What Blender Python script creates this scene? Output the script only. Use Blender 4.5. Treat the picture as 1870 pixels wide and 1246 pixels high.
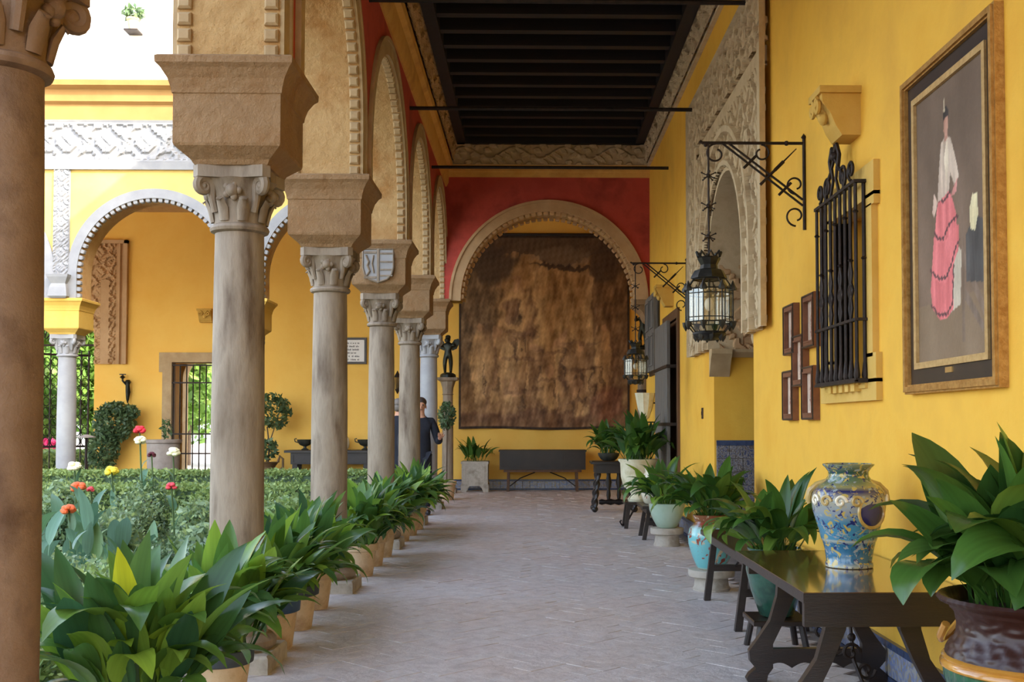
import bpy, math, random
import numpy as np
from mathutils import Vector, Matrix
PI = math.pi
random.seed(7); np.random.seed(7)
for _o in list(bpy.data.objects): bpy.data.objects.remove(_o)
SC = bpy.context.scene
COL = SC.collection

# ------------------------------------------------------------------ camera
F = 2000.0; CW, CH = 1870.0, 1246.0
CAM = Vector((0, 0, 1.35)); YAW, PITCH = 0.02, 0.035
fwd = Vector((math.sin(YAW)*math.cos(PITCH), math.cos(YAW)*math.cos(PITCH), math.sin(PITCH)))
rgt = Vector((math.cos(YAW), -math.sin(YAW), 0)); upv = rgt.cross(fwd)
OX = 970-935-F*rgt.y/fwd.y; OY = 775-623+F*upv.y/fwd.y
cd = bpy.data.cameras.new('camera'); cam = bpy.data.objects.new('camera', cd); COL.objects.link(cam)
cd.sensor_fit = 'HORIZONTAL'; cd.sensor_width = 36.0; cd.lens = F/CW*36.0
cd.shift_x = -OX/CW; cd.shift_y = OY/CW; cd.clip_start = .05; cd.clip_end = 300
m3 = Matrix((rgt, upv, -fwd)).transposed()
cam.matrix_world = Matrix.Translation(CAM) @ m3.to_4x4()
SC.camera = cam
def ray(px, py): return fwd + rgt*((px-935-OX)/F) - upv*((py-623-OY)/F)
def at(px, py, Y): d = ray(px, py); return CAM + d*(Y/d.y)
def atX(px, py, X): d = ray(px, py); return CAM + d*(X/d.x)

# ------------------------------------------------------------------ sky, sun, exposure
wd = bpy.data.worlds.new('world'); SC.world = wd; wd.use_nodes = True
nt = wd.node_tree; nt.nodes.clear()
sky = nt.nodes.new('ShaderNodeTexSky'); sky.sky_type = 'NISHITA'; sky.sun_disc = False
sky.sun_elevation = math.radians(34); sky.sun_rotation = math.radians(130); sky.air_density = 1.0; sky.dust_density = 2.5
bg = nt.nodes.new('ShaderNodeBackground'); bg.inputs[1].default_value = 0.42
wo = nt.nodes.new('ShaderNodeOutputWorld')
hsv = nt.nodes.new('ShaderNodeHueSaturation'); hsv.inputs['Saturation'].default_value = .72
nt.links.new(sky.outputs[0], hsv.inputs['Color']); nt.links.new(hsv.outputs[0], bg.inputs[0]); nt.links.new(bg.outputs[0], wo.inputs[0])
sl = bpy.data.lights.new('sun', 'SUN'); sl.energy = 3.0; sl.angle = math.radians(.6); sl.color = (1, .93, .82)
sun = bpy.data.objects.new('sun', sl); COL.objects.link(sun)
SUND = Vector((1, -.8, .84)).normalized()
sun.rotation_euler = SUND.to_track_quat('Z', 'Y').to_euler(); sun.location = (20, -16, 20)
SC.view_settings.view_transform = 'Standard'; SC.view_settings.look = 'None'
SC.view_settings.gamma = 1; SC.view_settings.use_curve_mapping = False
SC.view_settings.exposure = 1.58
SC.cycles.max_bounces = 12; SC.cycles.diffuse_bounces = 6

# ------------------------------------------------------------------ materials
def lin(c):
    o = []
    for v in c[:3]:
        v /= 255.0; o.append(v/12.92 if v <= .04045 else ((v+.055)/1.055)**2.4)
    return (o[0], o[1], o[2], 1)
MATS = {}
def base_mat(name):
    m = bpy.data.materials.new(name); m.use_nodes = True
    n = m.node_tree; b = n.nodes['Principled BSDF']
    MATS[name] = m
    return m, n, b
def coord(n, kind):
    if kind == 'pos':
        g = n.nodes.new('ShaderNodeNewGeometry'); return g.outputs['Position']
    t = n.nodes.new('ShaderNodeTexCoord'); return t.outputs['Object']
def noise(n, vec, scale, detail=5, rough=.6, dist=0):
    x = n.nodes.new('ShaderNodeTexNoise'); x.inputs['Scale'].default_value = scale
    x.inputs['Detail'].default_value = detail; x.inputs['Roughness'].default_value = rough
    x.inputs['Distortion'].default_value = dist
    n.links.new(vec, x.inputs['Vector']); return x.outputs['Fac']
def ramp(n, fac, stops, interp='LINEAR'):
    r = n.nodes.new('ShaderNodeValToRGB'); r.color_ramp.interpolation = interp
    e = r.color_ramp.elements
    while len(e) < len(stops): e.new(.5)
    for i, (p, c) in enumerate(stops): e[i].position = p; e[i].color = lin(c)
    n.links.new(fac, r.inputs[0]); return r.outputs[0]
def add_bump(n, b, h, strength, dist=.02):
    bp = n.nodes.new('ShaderNodeBump'); bp.inputs['Strength'].default_value = strength
    bp.inputs['Distance'].default_value = dist
    n.links.new(h, bp.inputs['Height']); n.links.new(bp.outputs[0], b.inputs['Normal'])
def M(name, c1, c2=None, rough=.7, scale=2.0, detail=6, bump=0, bscale=25, bdist=.01, metal=0, coat=0, lo=.35, hi=.65, kind='pos', c3=None, stretch=None, dist=0, spec=.5):
    m, n, b = base_mat(name)
    b.inputs['Roughness'].default_value = rough; b.inputs['Metallic'].default_value = metal
    b.inputs['Coat Weight'].default_value = coat; b.inputs['Specular IOR Level'].default_value = spec
    b.inputs['Coat Roughness'].default_value = .08
    vec = coord(n, kind)
    if stretch:
        mp = n.nodes.new('ShaderNodeMapping'); mp.inputs['Scale'].default_value = stretch
        n.links.new(vec, mp.inputs[0]); vec = mp.outputs[0]
    if c2:
        st = [(lo, c1), (hi, c2)]
        if c3: st = [(lo, c1), ((lo+hi)/2, c2), (hi, c3)]
        n.links.new(ramp(n, noise(n, vec, scale, detail, .6, dist), st), b.inputs['Base Color'])
    else: b.inputs['Base Color'].default_value = lin(c1)
    if bump: add_bump(n, b, noise(n, vec, bscale, 6, .65), bump, bdist)
    return m
# plaster, stone
M('yellow', (228,168,48), (236,182,62), rough=.75, scale=1.3, bump=.35, bscale=9, c3=(222,168,58), lo=.3, hi=.7)
M('yellow_far', (238,184,76), (244,196,92), rough=.8, scale=.9, bump=.3, bscale=8, c3=(240,186,80), lo=.3, hi=.7)
M('yellow_light', (212,176,92), (220,188,108), rough=.8, scale=1.2, bump=.2, bscale=9)
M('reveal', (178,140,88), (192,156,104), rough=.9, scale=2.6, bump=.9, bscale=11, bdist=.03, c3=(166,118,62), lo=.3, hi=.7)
M('ochre', (206,150,70), (220,170,88), rough=.8, scale=2.0, bump=.4, bscale=14, c3=(190,136,66), lo=.3, hi=.7)
M('impost', (138,106,72), (152,120,84), rough=.9, scale=3.2, bump=.9, bscale=13, bdist=.03, c3=(142,104,64), lo=.3, hi=.7)
M('cornice', (162,120,64), (172,132,74), rough=.85, scale=2.4)  # darker than the yellow imposts: shade under the eaves put into the colour
M('impost_yellow', (212,170,74), (220,182,90), rough=.85, scale=2.4, bump=.3, bscale=16)
M('red', (174,62,50), (186,72,58), rough=.85, scale=1.6, bump=.3, bscale=12, c3=(152,54,42))
M('carved', (184,160,124), (202,180,144), rough=.9, scale=3.5, bump=.3, bscale=60, c3=(172,148,114), lo=.3, hi=.7)
M('carved_warm', (178,142,100), (196,160,118), rough=.85, scale=3.0, bump=.3, bscale=60)
M('carved_white', (140,140,142), (156,155,154), rough=.85, scale=3.0, bump=.2, bscale=60)
M('stucco_edge', (170,142,102), (188,162,122), rough=.85, scale=5, bump=.4, bscale=50)
M('white_plaster', (244,242,236), rough=.85)
M('marble', (110,92,72), (148,132,112), rough=.65, scale=6.0, bump=.5, bscale=26, c3=(86,66,46), lo=.3, hi=.72, stretch=(1,1,.22), dist=.15)
M('marble_white', (148,146,146), (164,162,160), rough=.55, scale=3, bump=.15, bscale=30)
M('marble_near', (124,96,72), (138,110,86), rough=.7, scale=4, bump=.5, bscale=45, c3=(98,72,52), lo=.3, hi=.7)
M('stone', (168,158,142), (188,178,162), rough=.85, scale=5, bump=.6, bscale=40, c3=(146,134,116), lo=.3, hi=.7, kind='obj')
M('stone_ochre', (196,152,62), (206,164,78), rough=.85, scale=4, bump=.4, bscale=30)
M('stone_frame', (206,164,74), (216,176,92), rough=.85, scale=3, bump=.3, bscale=25)
M('mortar', (112,102,94), (138,126,116), rough=.9, scale=8, bump=.5, bscale=60)
M('soil', (58,44,32), (80,62,44), rough=1, scale=8, bump=.8, bscale=30)
M('bounce_pale', (214,204,184), (224,214,196), rough=.9, scale=3)  # pale tone of the added slab that bounces light into the gallery
M('pebble_curb', (150,140,126), (170,160,146), rough=.9, scale=6, bump=.5, bscale=30)
# brick paving
m, n, b = base_mat('paver')
vec = coord(n, 'pos')
big = ramp(n, noise(n, vec, .7, 4, .6), [(.3, (196,176,162)), (.5, (206,198,194)), (.7, (202,184,178))])
sm = ramp(n, noise(n, vec, 9, 5, .65), [(.3, (164,152,144)), (.55, (216,206,198)), (.75, (230,222,214))])
mx = n.nodes.new('ShaderNodeMix'); mx.data_type = 'RGBA'; mx.inputs[0].default_value = .42
n.links.new(big, mx.inputs['A']); n.links.new(sm, mx.inputs['B']); n.links.new(mx.outputs['Result'], b.inputs['Base Color'])
b.inputs['Roughness'].default_value = .55; b.inputs['Specular IOR Level'].default_value = .4
add_bump(n, b, noise(n, vec, 16, 6, .65), .6, .02)
# wood, metal, ceramics
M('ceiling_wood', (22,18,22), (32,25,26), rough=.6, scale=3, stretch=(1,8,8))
M('dark_wood', (28,18,14), (42,27,19), rough=.38, scale=4, bump=.25, bscale=30, stretch=(1,1,6), kind='obj', coat=.2)
M('table_top', (92,60,30), (116,78,40), rough=.2, scale=5, bump=.03, bscale=30, stretch=(8,1,1), kind='obj', coat=1.0)  # brown raised to stand in for the golden reflection of the wall
M('black_wood', (30,24,22), (44,34,30), rough=.45, scale=5, kind='obj', coat=.1)
M('grey_wood', (92,88,84), (116,110,102), rough=.7, scale=4, stretch=(6,6,.6), bump=.3, bscale=20)
M('brown_wood', (78,50,28), (102,68,38), rough=.6, scale=5, stretch=(5,5,.5), bump=.3, bscale=20)
M('iron', (38,32,30), (58,46,40), rough=.55, scale=14, metal=.6, kind='obj', bump=.3, bscale=60)
M('iron_light', (96,90,84), (120,112,104), rough=.45, scale=14, metal=.7, kind='obj')
M('bronze', (36,38,34), (56,58,48), rough=.4, scale=9, metal=.7, kind='obj')
M('lantern_metal', (40,40,38), (64,62,56), rough=.45, scale=14, metal=.65, kind='obj')
M('gold', (164,116,52), (196,150,82), rough=.42, scale=30, metal=.55, kind='obj', bump=.6, bscale=70, bdist=.006)
M('gold_pale', (184,148,92), (206,172,116), rough=.5, scale=30, metal=.4, kind='obj', bump=.6, bscale=70, bdist=.006)
M('frame_dark', (36,26,22), (52,38,30), rough=.4, scale=6, kind='obj')
M('card_frame', (108,62,38), (132,82,52), rough=.5, scale=10, kind='obj')
M('brass', (206,170,110), rough=.35, metal=.8)
M('clay', (196,164,122), (212,184,146), rough=.9, scale=6, bump=.4, bscale=40, c3=(168,132,92), lo=.3, hi=.7, kind='obj')
M('clay_rim', (52,58,66), (70,78,84), rough=.7, scale=8, kind='obj')
M('blue_rim', (38,66,102), (52,84,122), rough=.55, scale=8, kind='obj')
M('cream_pot', (212,204,168), (224,218,188), rough=.6, scale=5, bump=.2, bscale=30, c3=(196,186,146), kind='obj')
M('celadon', (166,190,168), (182,204,184), rough=.3, scale=5, kind='obj', coat=.5)
M('green_glaze', (32,66,54), (46,88,70), rough=.2, scale=6, c3=(58,96,84), kind='obj', coat=.6)
M('urn_brown', (96,76,52), (124,98,68), rough=.5, scale=8, kind='obj')
M('urn_dark', (56,58,52), (80,80,70), rough=.5, scale=8, metal=.4, kind='obj')
M('tub', (146,136,128), (166,156,146), rough=.9, scale=6, kind='obj', bump=.4, bscale=30)
M('ceramic_white', (228,216,186), (238,230,206), rough=.35, scale=8, kind='obj', coat=.3)
M('bulb', (240,232,214), rough=.3)
def glass_mat():
    m, n, b = base_mat('glass')
    b.inputs['Base Color'].default_value = (.97,.97,.93,1); b.inputs['Roughness'].default_value = .05
    tr = n.nodes.new('ShaderNodeBsdfTransparent'); tr.inputs[0].default_value = (.95,.95,.9,1)
    gl = n.nodes.new('ShaderNodeBsdfGlossy'); gl.inputs['Roughness'].default_value = .06
    mx = n.nodes.new('ShaderNodeMixShader'); mx.inputs[0].default_value = .16
    n.links.new(tr.outputs[0], mx.inputs[1]); n.links.new(gl.outputs[0], mx.inputs[2])
    n.links.new(mx.outputs[0], n.nodes['Material Output'].inputs[0])
glass_mat()
def zband(name, stops, zmax, rough=.25, over=None, oscale=9, olo=.56, ohi=.6, coat=.5, bump=0, bscale=20):
    m, n, b = base_mat(name)
    vec = coord(n, 'obj'); sp = n.nodes.new('ShaderNodeSeparateXYZ'); n.links.new(vec, sp.inputs[0])
    d = n.nodes.new('ShaderNodeMath'); d.operation = 'DIVIDE'; d.inputs[1].default_value = zmax
    n.links.new(sp.outputs['Z'], d.inputs[0])
    c = ramp(n, d.outputs[0], stops)
    if over:
        for k, (oc, osc, dis) in enumerate(over):
            nz = noise(n, vec, osc, 3, .5, dis)
            r = n.nodes.new('ShaderNodeValToRGB'); r.color_ramp.elements[0].position = olo+.0*k; r.color_ramp.elements[1].position = ohi
            n.links.new(nz, r.inputs[0])
            mx = n.nodes.new('ShaderNodeMix'); mx.data_type = 'RGBA'
            n.links.new(r.outputs[0], mx.inputs[0]); n.links.new(c, mx.inputs['A']); mx.inputs['B'].default_value = lin(oc); c = mx.outputs['Result']
    n.links.new(c, b.inputs['Base Color']); b.inputs['Roughness'].default_value = rough; b.inputs['Coat Weight'].default_value = coat
    if bump:
        v = n.nodes.new('ShaderNodeTexVoronoi'); v.inputs['Scale'].default_value = bscale; v.feature = 'SMOOTH_F1'
        n.links.new(vec, v.inputs['Vector']); add_bump(n, b, v.outputs['Distance'], bump, .03)
    return m
zband('vase_glaze', [(0,(190,184,150)),(.06,(44,104,136)),(.24,(50,112,146)),(.27,(180,184,170)),(.29,(64,134,164)),(.45,(70,130,156)),(.55,(140,150,156)),(.68,(170,164,136)),(.76,(22,28,92)),(.8,(150,144,92)),(.86,(84,112,84)),(.94,(34,72,62)),(1,(120,130,104))], .5, over=[((34,42,100),26,1.2),((190,166,84),20,1.6),((150,160,160),30,1.0)], olo=.585, ohi=.62)
zband('jar_glaze', [(0,(214,208,184)),(.05,(110,186,188)),(.62,(118,190,190)),(.72,(150,196,190)),(.8,(120,72,40)),(1,(146,88,48))], .46, over=[((206,186,150),7,1.4),((150,70,50),10,2.0)], olo=.6, ohi=.64)
zband('spotted_jar', [(0,(222,214,186)),(1,(226,220,194))], .6, over=[((176,120,84),16,.5)], olo=.62, ohi=.66)
zband('jard_neck', [(0,(50,22,14)),(1,(62,30,20))], .5, rough=.4, coat=.0)
zband('jard_body', [(0,(16,54,46)),(.5,(22,78,62)),(.72,(70,120,60)),(.9,(196,156,52)),(1,(206,150,58))], .42, rough=.15)
M('jard_ring', (176,118,44), (196,140,60), rough=.18, scale=10, kind='obj', coat=.5)
zband('tile_glaze', [(0,(92,98,140)),(1,(92,98,140))], 1, rough=.25)
# glazed tile: blue and ochre on white
def tile_mat(name, a, b_, c, s):
    m, n, b = base_mat(name); vec = coord(n, 'pos')
    w = noise(n, vec, s, 2, .4, 2.5)
    n.links.new(ramp(n, w, [(.40, a), (.5, b_), (.6, c)]), b.inputs['Base Color']); b.inputs['Roughness'].default_value = .25
tile_mat('tile_blue', (74,78,104), (150,144,142), (100,90,84), 22)
tile_mat('tile_plain', (160,158,156), (120,134,176), (150,140,120), 10)
M('tile_border', (50,62,92), (70,82,110), rough=.25, scale=20)
# foliage
def leaf_mat(name, cols, trans=.3, rough=.35, island=False):
    m, n, b = base_mat(name)
    if island:
        g = n.nodes.new('ShaderNodeNewGeometry'); src = g.outputs['Random Per Island']
    else:
        oi = n.nodes.new('ShaderNodeObjectInfo'); src = oi.outputs['Random']
    k = len(cols)
    c = ramp(n, src, [(i/(k-1) if k > 1 else 0, cc) for i, cc in enumerate(cols)])
    vec = coord(n, 'obj')
    if not island:
        mp = n.nodes.new('ShaderNodeMapping'); mp.inputs['Scale'].default_value = (3, 60, 3); n.links.new(vec, mp.inputs[0])
        nz = noise(n, mp.outputs[0], 1.0, 3, .5)
        hs = n.nodes.new('ShaderNodeHueSaturation')
        mr = n.nodes.new('ShaderNodeMapRange'); mr.inputs['To Min'].default_value = .65; mr.inputs['To Max'].default_value = 1.35
        n.links.new(nz, mr.inputs[0]); n.links.new(mr.outputs[0], hs.inputs['Value']); n.links.new(c, hs.inputs['Color']); c = hs.outputs[0]
    n.links.new(c, b.inputs['Base Color']); b.inputs['Roughness'].default_value = rough
    t = n.nodes.new('ShaderNodeBsdfTranslucent'); n.links.new(c, t.inputs[0])
    mx = n.nodes.new('ShaderNodeMixShader'); mx.inputs[0].default_value = trans
    n.links.new(b.outputs[0], mx.inputs[1]); n.links.new(t.outputs[0], mx.inputs[2])
    n.links.new(mx.outputs[0], n.nodes['Material Output'].inputs[0])
leaf_mat('leaf', [(70,106,58),(96,138,58),(56,92,62),(150,186,66),(74,112,60),(122,160,56)], trans=.36, rough=.26)
leaf_mat('leaf_dark', [(60,96,42),(80,118,46),(52,88,42),(120,150,58)], trans=.33, rough=.26)
leaf_mat('leaf_yellow', [(196,196,40),(206,200,44)], trans=.45)
leaf_mat('canna_leaf', [(98,138,108),(92,130,102),(122,156,134),(108,148,86)])
leaf_mat('hedge_leaf', [(124,148,84),(156,178,102),(112,138,84),(178,196,118)], island=True, rough=.5)
leaf_mat('cover_leaf', [(124,148,108),(150,172,126),(104,130,98),(182,198,124),(146,168,148)], island=True, rough=.5)
leaf_mat('shrub_leaf', [(80,106,70),(100,126,82),(70,96,70),(120,142,92)], island=True, rough=.45)
leaf_mat('tree_leaf', [(110,150,60),(140,176,80),(90,130,56),(170,196,104)], island=True, rough=.5)
leaf_mat('pink_petal', [(226,60,120),(240,100,150),(206,40,96)], island=True, rough=.6)
for nm, c in (('petal_red',(214,44,60)),('petal_yellow',(244,206,60)),('petal_cream',(244,232,190)),('petal_orange',(226,104,56)),('petal_dark',(84,24,34)),('petal_rose',(214,70,80))):
    M(nm, c, tuple(min(255, int(v*1.15)) for v in c), rough=.6, scale=30, kind='obj')
M('stem', (70,92,46), rough=.7)
M('bark', (84,66,50), (104,84,64), rough=.9, scale=8)
M('gilt_glaze', (176,144,72), (196,168,104), rough=.3, scale=20, kind='obj', coat=.4)
# people
M('skin', (206,150,118), rough=.55); M('hair', (48,34,26), (62,46,34), rough=.6, scale=40, kind='obj')
M('navy', (20,22,32), (28,30,40), rough=.85, scale=20, kind='obj'); M('dark_trousers', (30,30,38), rough=.85)
M('grey_hair', (120,110,100), rough=.7)
def color_attr_mat(name, rough=.8, coat=0):
    m, n, b = base_mat(name)
    a = n.nodes.new('ShaderNodeVertexColor'); a.layer_name = 'Col'
    vec = coord(n, 'obj'); nz = noise(n, vec, 60, 4, .6)
    hs = n.nodes.new('ShaderNodeHueSaturation'); mr = n.nodes.new('ShaderNodeMapRange')
    mr.inputs['To Min'].default_value = .85; mr.inputs['To Max'].default_value = 1.15
    n.links.new(nz, mr.inputs[0]); n.links.new(mr.outputs[0], hs.inputs['Value']); n.links.new(a.outputs[0], hs.inputs['Color'])
    n.links.new(hs.outputs[0], b.inputs['Base Color']); b.inputs['Roughness'].default_value = rough; b.inputs['Coat Weight'].default_value = coat
color_attr_mat('printed', .6, 0); color_attr_mat('woven', .95)

# ------------------------------------------------------------------ mesh helpers
class MB:
    def __init__(s): s.v = []; s.f = []; s.mi = []
    def add(s, vs, fs, mi=0):
        k = len(s.v); s.v.extend([tuple(p) for p in vs]); s.f.extend([tuple(i+k for i in f) for f in fs]); s.mi.extend([mi]*len(fs)); return s
    def box(s, x0, x1, y0, y1, z0, z1, mi=0):
        return s.add([(x0,y0,z0),(x1,y0,z0),(x1,y1,z0),(x0,y1,z0),(x0,y0,z1),(x1,y0,z1),(x1,y1,z1),(x0,y1,z1)],
                     [(0,3,2,1),(4,5,6,7),(0,1,5,4),(1,2,6,5),(2,3,7,6),(3,0,4,7)], mi)
    def cbox(s, x0, x1, y0, y1, z0, z1, c=.01, mi=0):     # box with chamfered upper edges
        return s.add([(x0,y0,z0),(x1,y0,z0),(x1,y1,z0),(x0,y1,z0),(x0,y0,z1-c),(x1,y0,z1-c),(x1,y1,z1-c),(x0,y1,z1-c),
                      (x0+c,y0+c,z1),(x1-c,y0+c,z1),(x1-c,y1-c,z1),(x0+c,y1-c,z1)],
                     [(0,3,2,1),(0,1,5,4),(1,2,6,5),(2,3,7,6),(3,0,4,7),(4,5,9,8),(5,6,10,9),(6,7,11,10),(7,4,8,11),(8,9,10,11)], mi)
    def lathe(s, prof, n=24, c=(0,0,0), rot=0, mi=0, mod=None, cap=True):
        k = len(prof); vs = []
        for (r, z) in prof:
            for i in range(n):
                a = 2*PI*i/n+rot; rr = r*(mod(a, z) if mod else 1)
                vs.append((c[0]+rr*math.cos(a), c[1]+rr*math.sin(a), c[2]+z))
        fs = [(j*n+i, j*n+(i+1)%n, (j+1)*n+(i+1)%n, (j+1)*n+i) for j in range(k-1) for i in range(n)]
        if cap: fs += [tuple(range(n-1, -1, -1)), tuple(range((k-1)*n, k*n))]
        return s.add(vs, fs, mi)
    def square(s, prof, c=(0,0,0), mi=0):
        return s.lathe([(r*math.sqrt(2), z) for r, z in prof], 4, c, PI/4, mi)
    def tube(s, path, r, n=6, mi=0, closed=False, flat=1.0):
        P = [Vector(p) for p in path]; m = len(P); vs = []
        up = Vector((0,0,1)); nrm = None
        for i in range(m):
            a = P[(i-1) % m] if (closed or i > 0) else P[0]; b_ = P[(i+1) % m] if (closed or i < m-1) else P[-1]
            t = (b_-a); t = t.normalized() if t.length > 1e-9 else Vector((0,0,1))
            if nrm is None:
                nrm = t.cross(up); nrm = nrm if nrm.length > 1e-3 else t.cross(Vector((1,0,0))); nrm.normalize()
            nrm = (nrm - t*nrm.dot(t)); nrm = nrm.normalized() if nrm.length > 1e-6 else t.orthogonal().normalized()
            bn = t.cross(nrm); rr = r[i] if isinstance(r, (list, tuple)) else r
            for k in range(n):
                q = 2*PI*k/n; vs.append(P[i]+nrm*(rr*math.cos(q))+bn*(rr*flat*math.sin(q)))
        fs = []
        for i in range(m if closed else m-1):
            j = (i+1) % m
            for k in range(n): fs.append((i*n+k, i*n+(k+1)%n, j*n+(k+1)%n, j*n+k))
        if not closed: fs += [tuple(range(n-1,-1,-1)), tuple(range((m-1)*n, m*n))]
        return s.add(vs, fs, mi)
    def prism(s, poly, fn, t0, t1, mi=0):
        n = len(poly)
        vs = [fn(a, b, t0) for a, b in poly]+[fn(a, b, t1) for a, b in poly]
        fs = [tuple(range(n-1,-1,-1)), tuple(range(n, 2*n))]+[(i, (i+1)%n, n+(i+1)%n, n+i) for i in range(n)]
        return s.add(vs, fs, mi)
    def ball(s, c, r, n=12, k=8, sc=(1,1,1), mi=0):
        pr = [(max(1e-4, math.sin(PI*j/k)), -math.cos(PI*j/k)) for j in range(k+1)]
        vs = []
        for (a, z) in pr:
            for i in range(n):
                t = 2*PI*i/n; vs.append((c[0]+r*sc[0]*a*math.cos(t), c[1]+r*sc[1]*a*math.sin(t), c[2]+r*sc[2]*z))
        return s.add(vs, [(j*n+i, j*n+(i+1)%n, (j+1)*n+(i+1)%n, (j+1)*n+i) for j in range(k) for i in range(n)], mi)
    def mesh(s, name, mats, smooth=False, ang=40):
        me = bpy.data.meshes.new(name); me.from_pydata(s.v, [], s.f)
        for mt in (mats if isinstance(mats, (list, tuple)) else [mats]): me.materials.append(MATS[mt])
        me.polygons.foreach_set('material_index', s.mi)
        if smooth:
            me.polygons.foreach_set('use_smooth', [True]*len(s.f)); me.set_sharp_from_angle(angle=math.radians(ang))
        me.update(); return me
    def build(s, name, mats, parent=None, smooth=False, ang=40):
        return link(name, s.mesh(name, mats, smooth, ang), parent)
def link(name, me, parent=None, mw=None):
    o = bpy.data.objects.new(name, me); COL.objects.link(o)
    if parent is not None: o.parent = parent
    if mw is not None: o.matrix_local = mw
    return o
def tag(o, label=None, cat=None, group=None, kind=None):
    if label: o['label'] = label
    if cat: o['category'] = cat
    if group: o['group'] = group
    if kind: o['kind'] = kind
    return o
def thing(name, label, cat, loc=(0,0,0), rz=0, group=None):
    o = bpy.data.objects.new(name, None); COL.objects.link(o); o.location = loc; o.rotation_euler = (0,0,rz)
    o.empty_display_size = .1
    return tag(o, label, cat, group)
def struct(o): o['kind'] = 'structure'; return o
def npmesh(name, V, Fq, mat, smooth=False):
    me = bpy.data.meshes.new(name); V = np.asarray(V, dtype=np.float32); Fq = np.asarray(Fq, dtype=np.int32)
    me.vertices.add(len(V)); me.vertices.foreach_set('co', V.ravel())
    k = Fq.shape[1]; me.loops.add(Fq.size); me.loops.foreach_set('vertex_index', Fq.ravel())
    me.polygons.add(len(Fq)); me.polygons.foreach_set('loop_start', np.arange(0, Fq.size, k, dtype=np.int32))
    me.polygons.foreach_set('use_smooth', np.full(len(Fq), smooth))
    me.materials.append(MATS[mat]); me.update(calc_edges=True); me.validate(); return me
def smooth01(a, lo, hi): t = np.clip((a-lo)/(hi-lo), 0, 1); return t*t*(3-2*t)
def arab(u, v, c=.3):
    kx = 2*PI*u/c; ky = 2*PI*v/c
    a = np.cos(kx)+np.cos(ky)
    h = np.sin(3.2*a+.8*np.sin(kx)*np.sin(ky)); g = np.sin(4*kx+1.5*np.sin(2*ky))*np.sin(4*ky+1.5*np.sin(2*kx))
    return smooth01(.65*h+.6*g, -.25, .25)
def vine(u, v, c=.5, vh=.35):
    kx = 2*PI*u/c; y = (v/vh-.5)*2
    w = y-.45*np.sin(kx); st = np.exp(-(w/.13)**2)
    lf = np.sin(3*kx+2.5*y)*np.cos(4.2*y*PI/2+np.sin(kx)*2)
    return np.clip(st+smooth01(lf, .05, .5), 0, 1)*(np.abs(y) < .86)+(np.abs(y) >= .86)*.9
def relief(name, org, ud, vd, nd, U, V, step, hf, mat, parent=None, depth=.025, mask=None):
    nu = max(2, int(U/step)); nv = max(2, int(V/step))
    uu, vv = np.meshgrid(np.linspace(0, U, nu+1), np.linspace(0, V, nv+1), indexing='ij')
    h = hf(uu, vv)*depth
    P = np.array(org)[None,None,:]+uu[...,None]*np.array(ud)+vv[...,None]*np.array(vd)+h[...,None]*np.array(nd)
    idx = np.arange((nu+1)*(nv+1)).reshape(nu+1, nv+1)
    q = np.stack([idx[:-1,:-1], idx[1:,:-1], idx[1:,1:], idx[:-1,1:]], -1)
    if mask is not None:
        cu = (uu[:-1,:-1]+uu[1:,1:])/2; cv = (vv[:-1,:-1]+vv[1:,1:])/2
        q = q[mask(cu, cv)]
    q = q.reshape(-1, 4)
    return link(name, npmesh(name, P.reshape(-1, 3), q, mat, False), parent)
def leaf_cloud(P, size, N=None, flat=.0, asp=.5):
    n = len(P); a = np.random.normal(size=(n,3)); a[:,2] *= (1-flat*.7)
    if N is not None: a = a-(a*N).sum(1, keepdims=True)*N*.6
    a /= np.linalg.norm(a, axis=1, keepdims=True)
    b = np.cross(a, np.random.normal(size=(n,3))); b /= np.linalg.norm(b, axis=1, keepdims=True)
    s = size*(.6+.8*np.random.rand(n,1))
    V = np.stack([P-a*s, P+b*s*asp-a*s*.1, P+a*s, P-b*s*asp-a*s*.1], 1).reshape(-1, 3)
    return V, np.arange(4*n).reshape(n, 4)
def spiral(c, r, turns, a0, dirn=1, n=26, plane='xz', r1=.15):
    out = []
    for i in range(n):
        t = i/(n-1); rr = r*(1-t*(1-r1)); a = a0+dirn*turns*2*PI*t
        d = (rr*math.cos(a), rr*math.sin(a))
        out.append((c[0]+d[0], c[1], c[2]+d[1]) if plane == 'xz' else (c[0], c[1]+d[0], c[2]+d[1]))
    return out

# ------------------------------------------------------------------ structure
XW = 1.89            # right wall face
XI, XO = -1.37, -1.93  # arcade wall: inner and courtyard faces
COLX = -1.65
COLY = [-2.26, .56, 3.38, 6.2, 9.0, 12.1, 14.9, 17.65]
ZI = 3.33            # top of the imposts
ZC = 5.85            # ceiling
YB = 22.6            # back wall of the far gallery
YF0, YF1 = 17.37, 17.93

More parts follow.
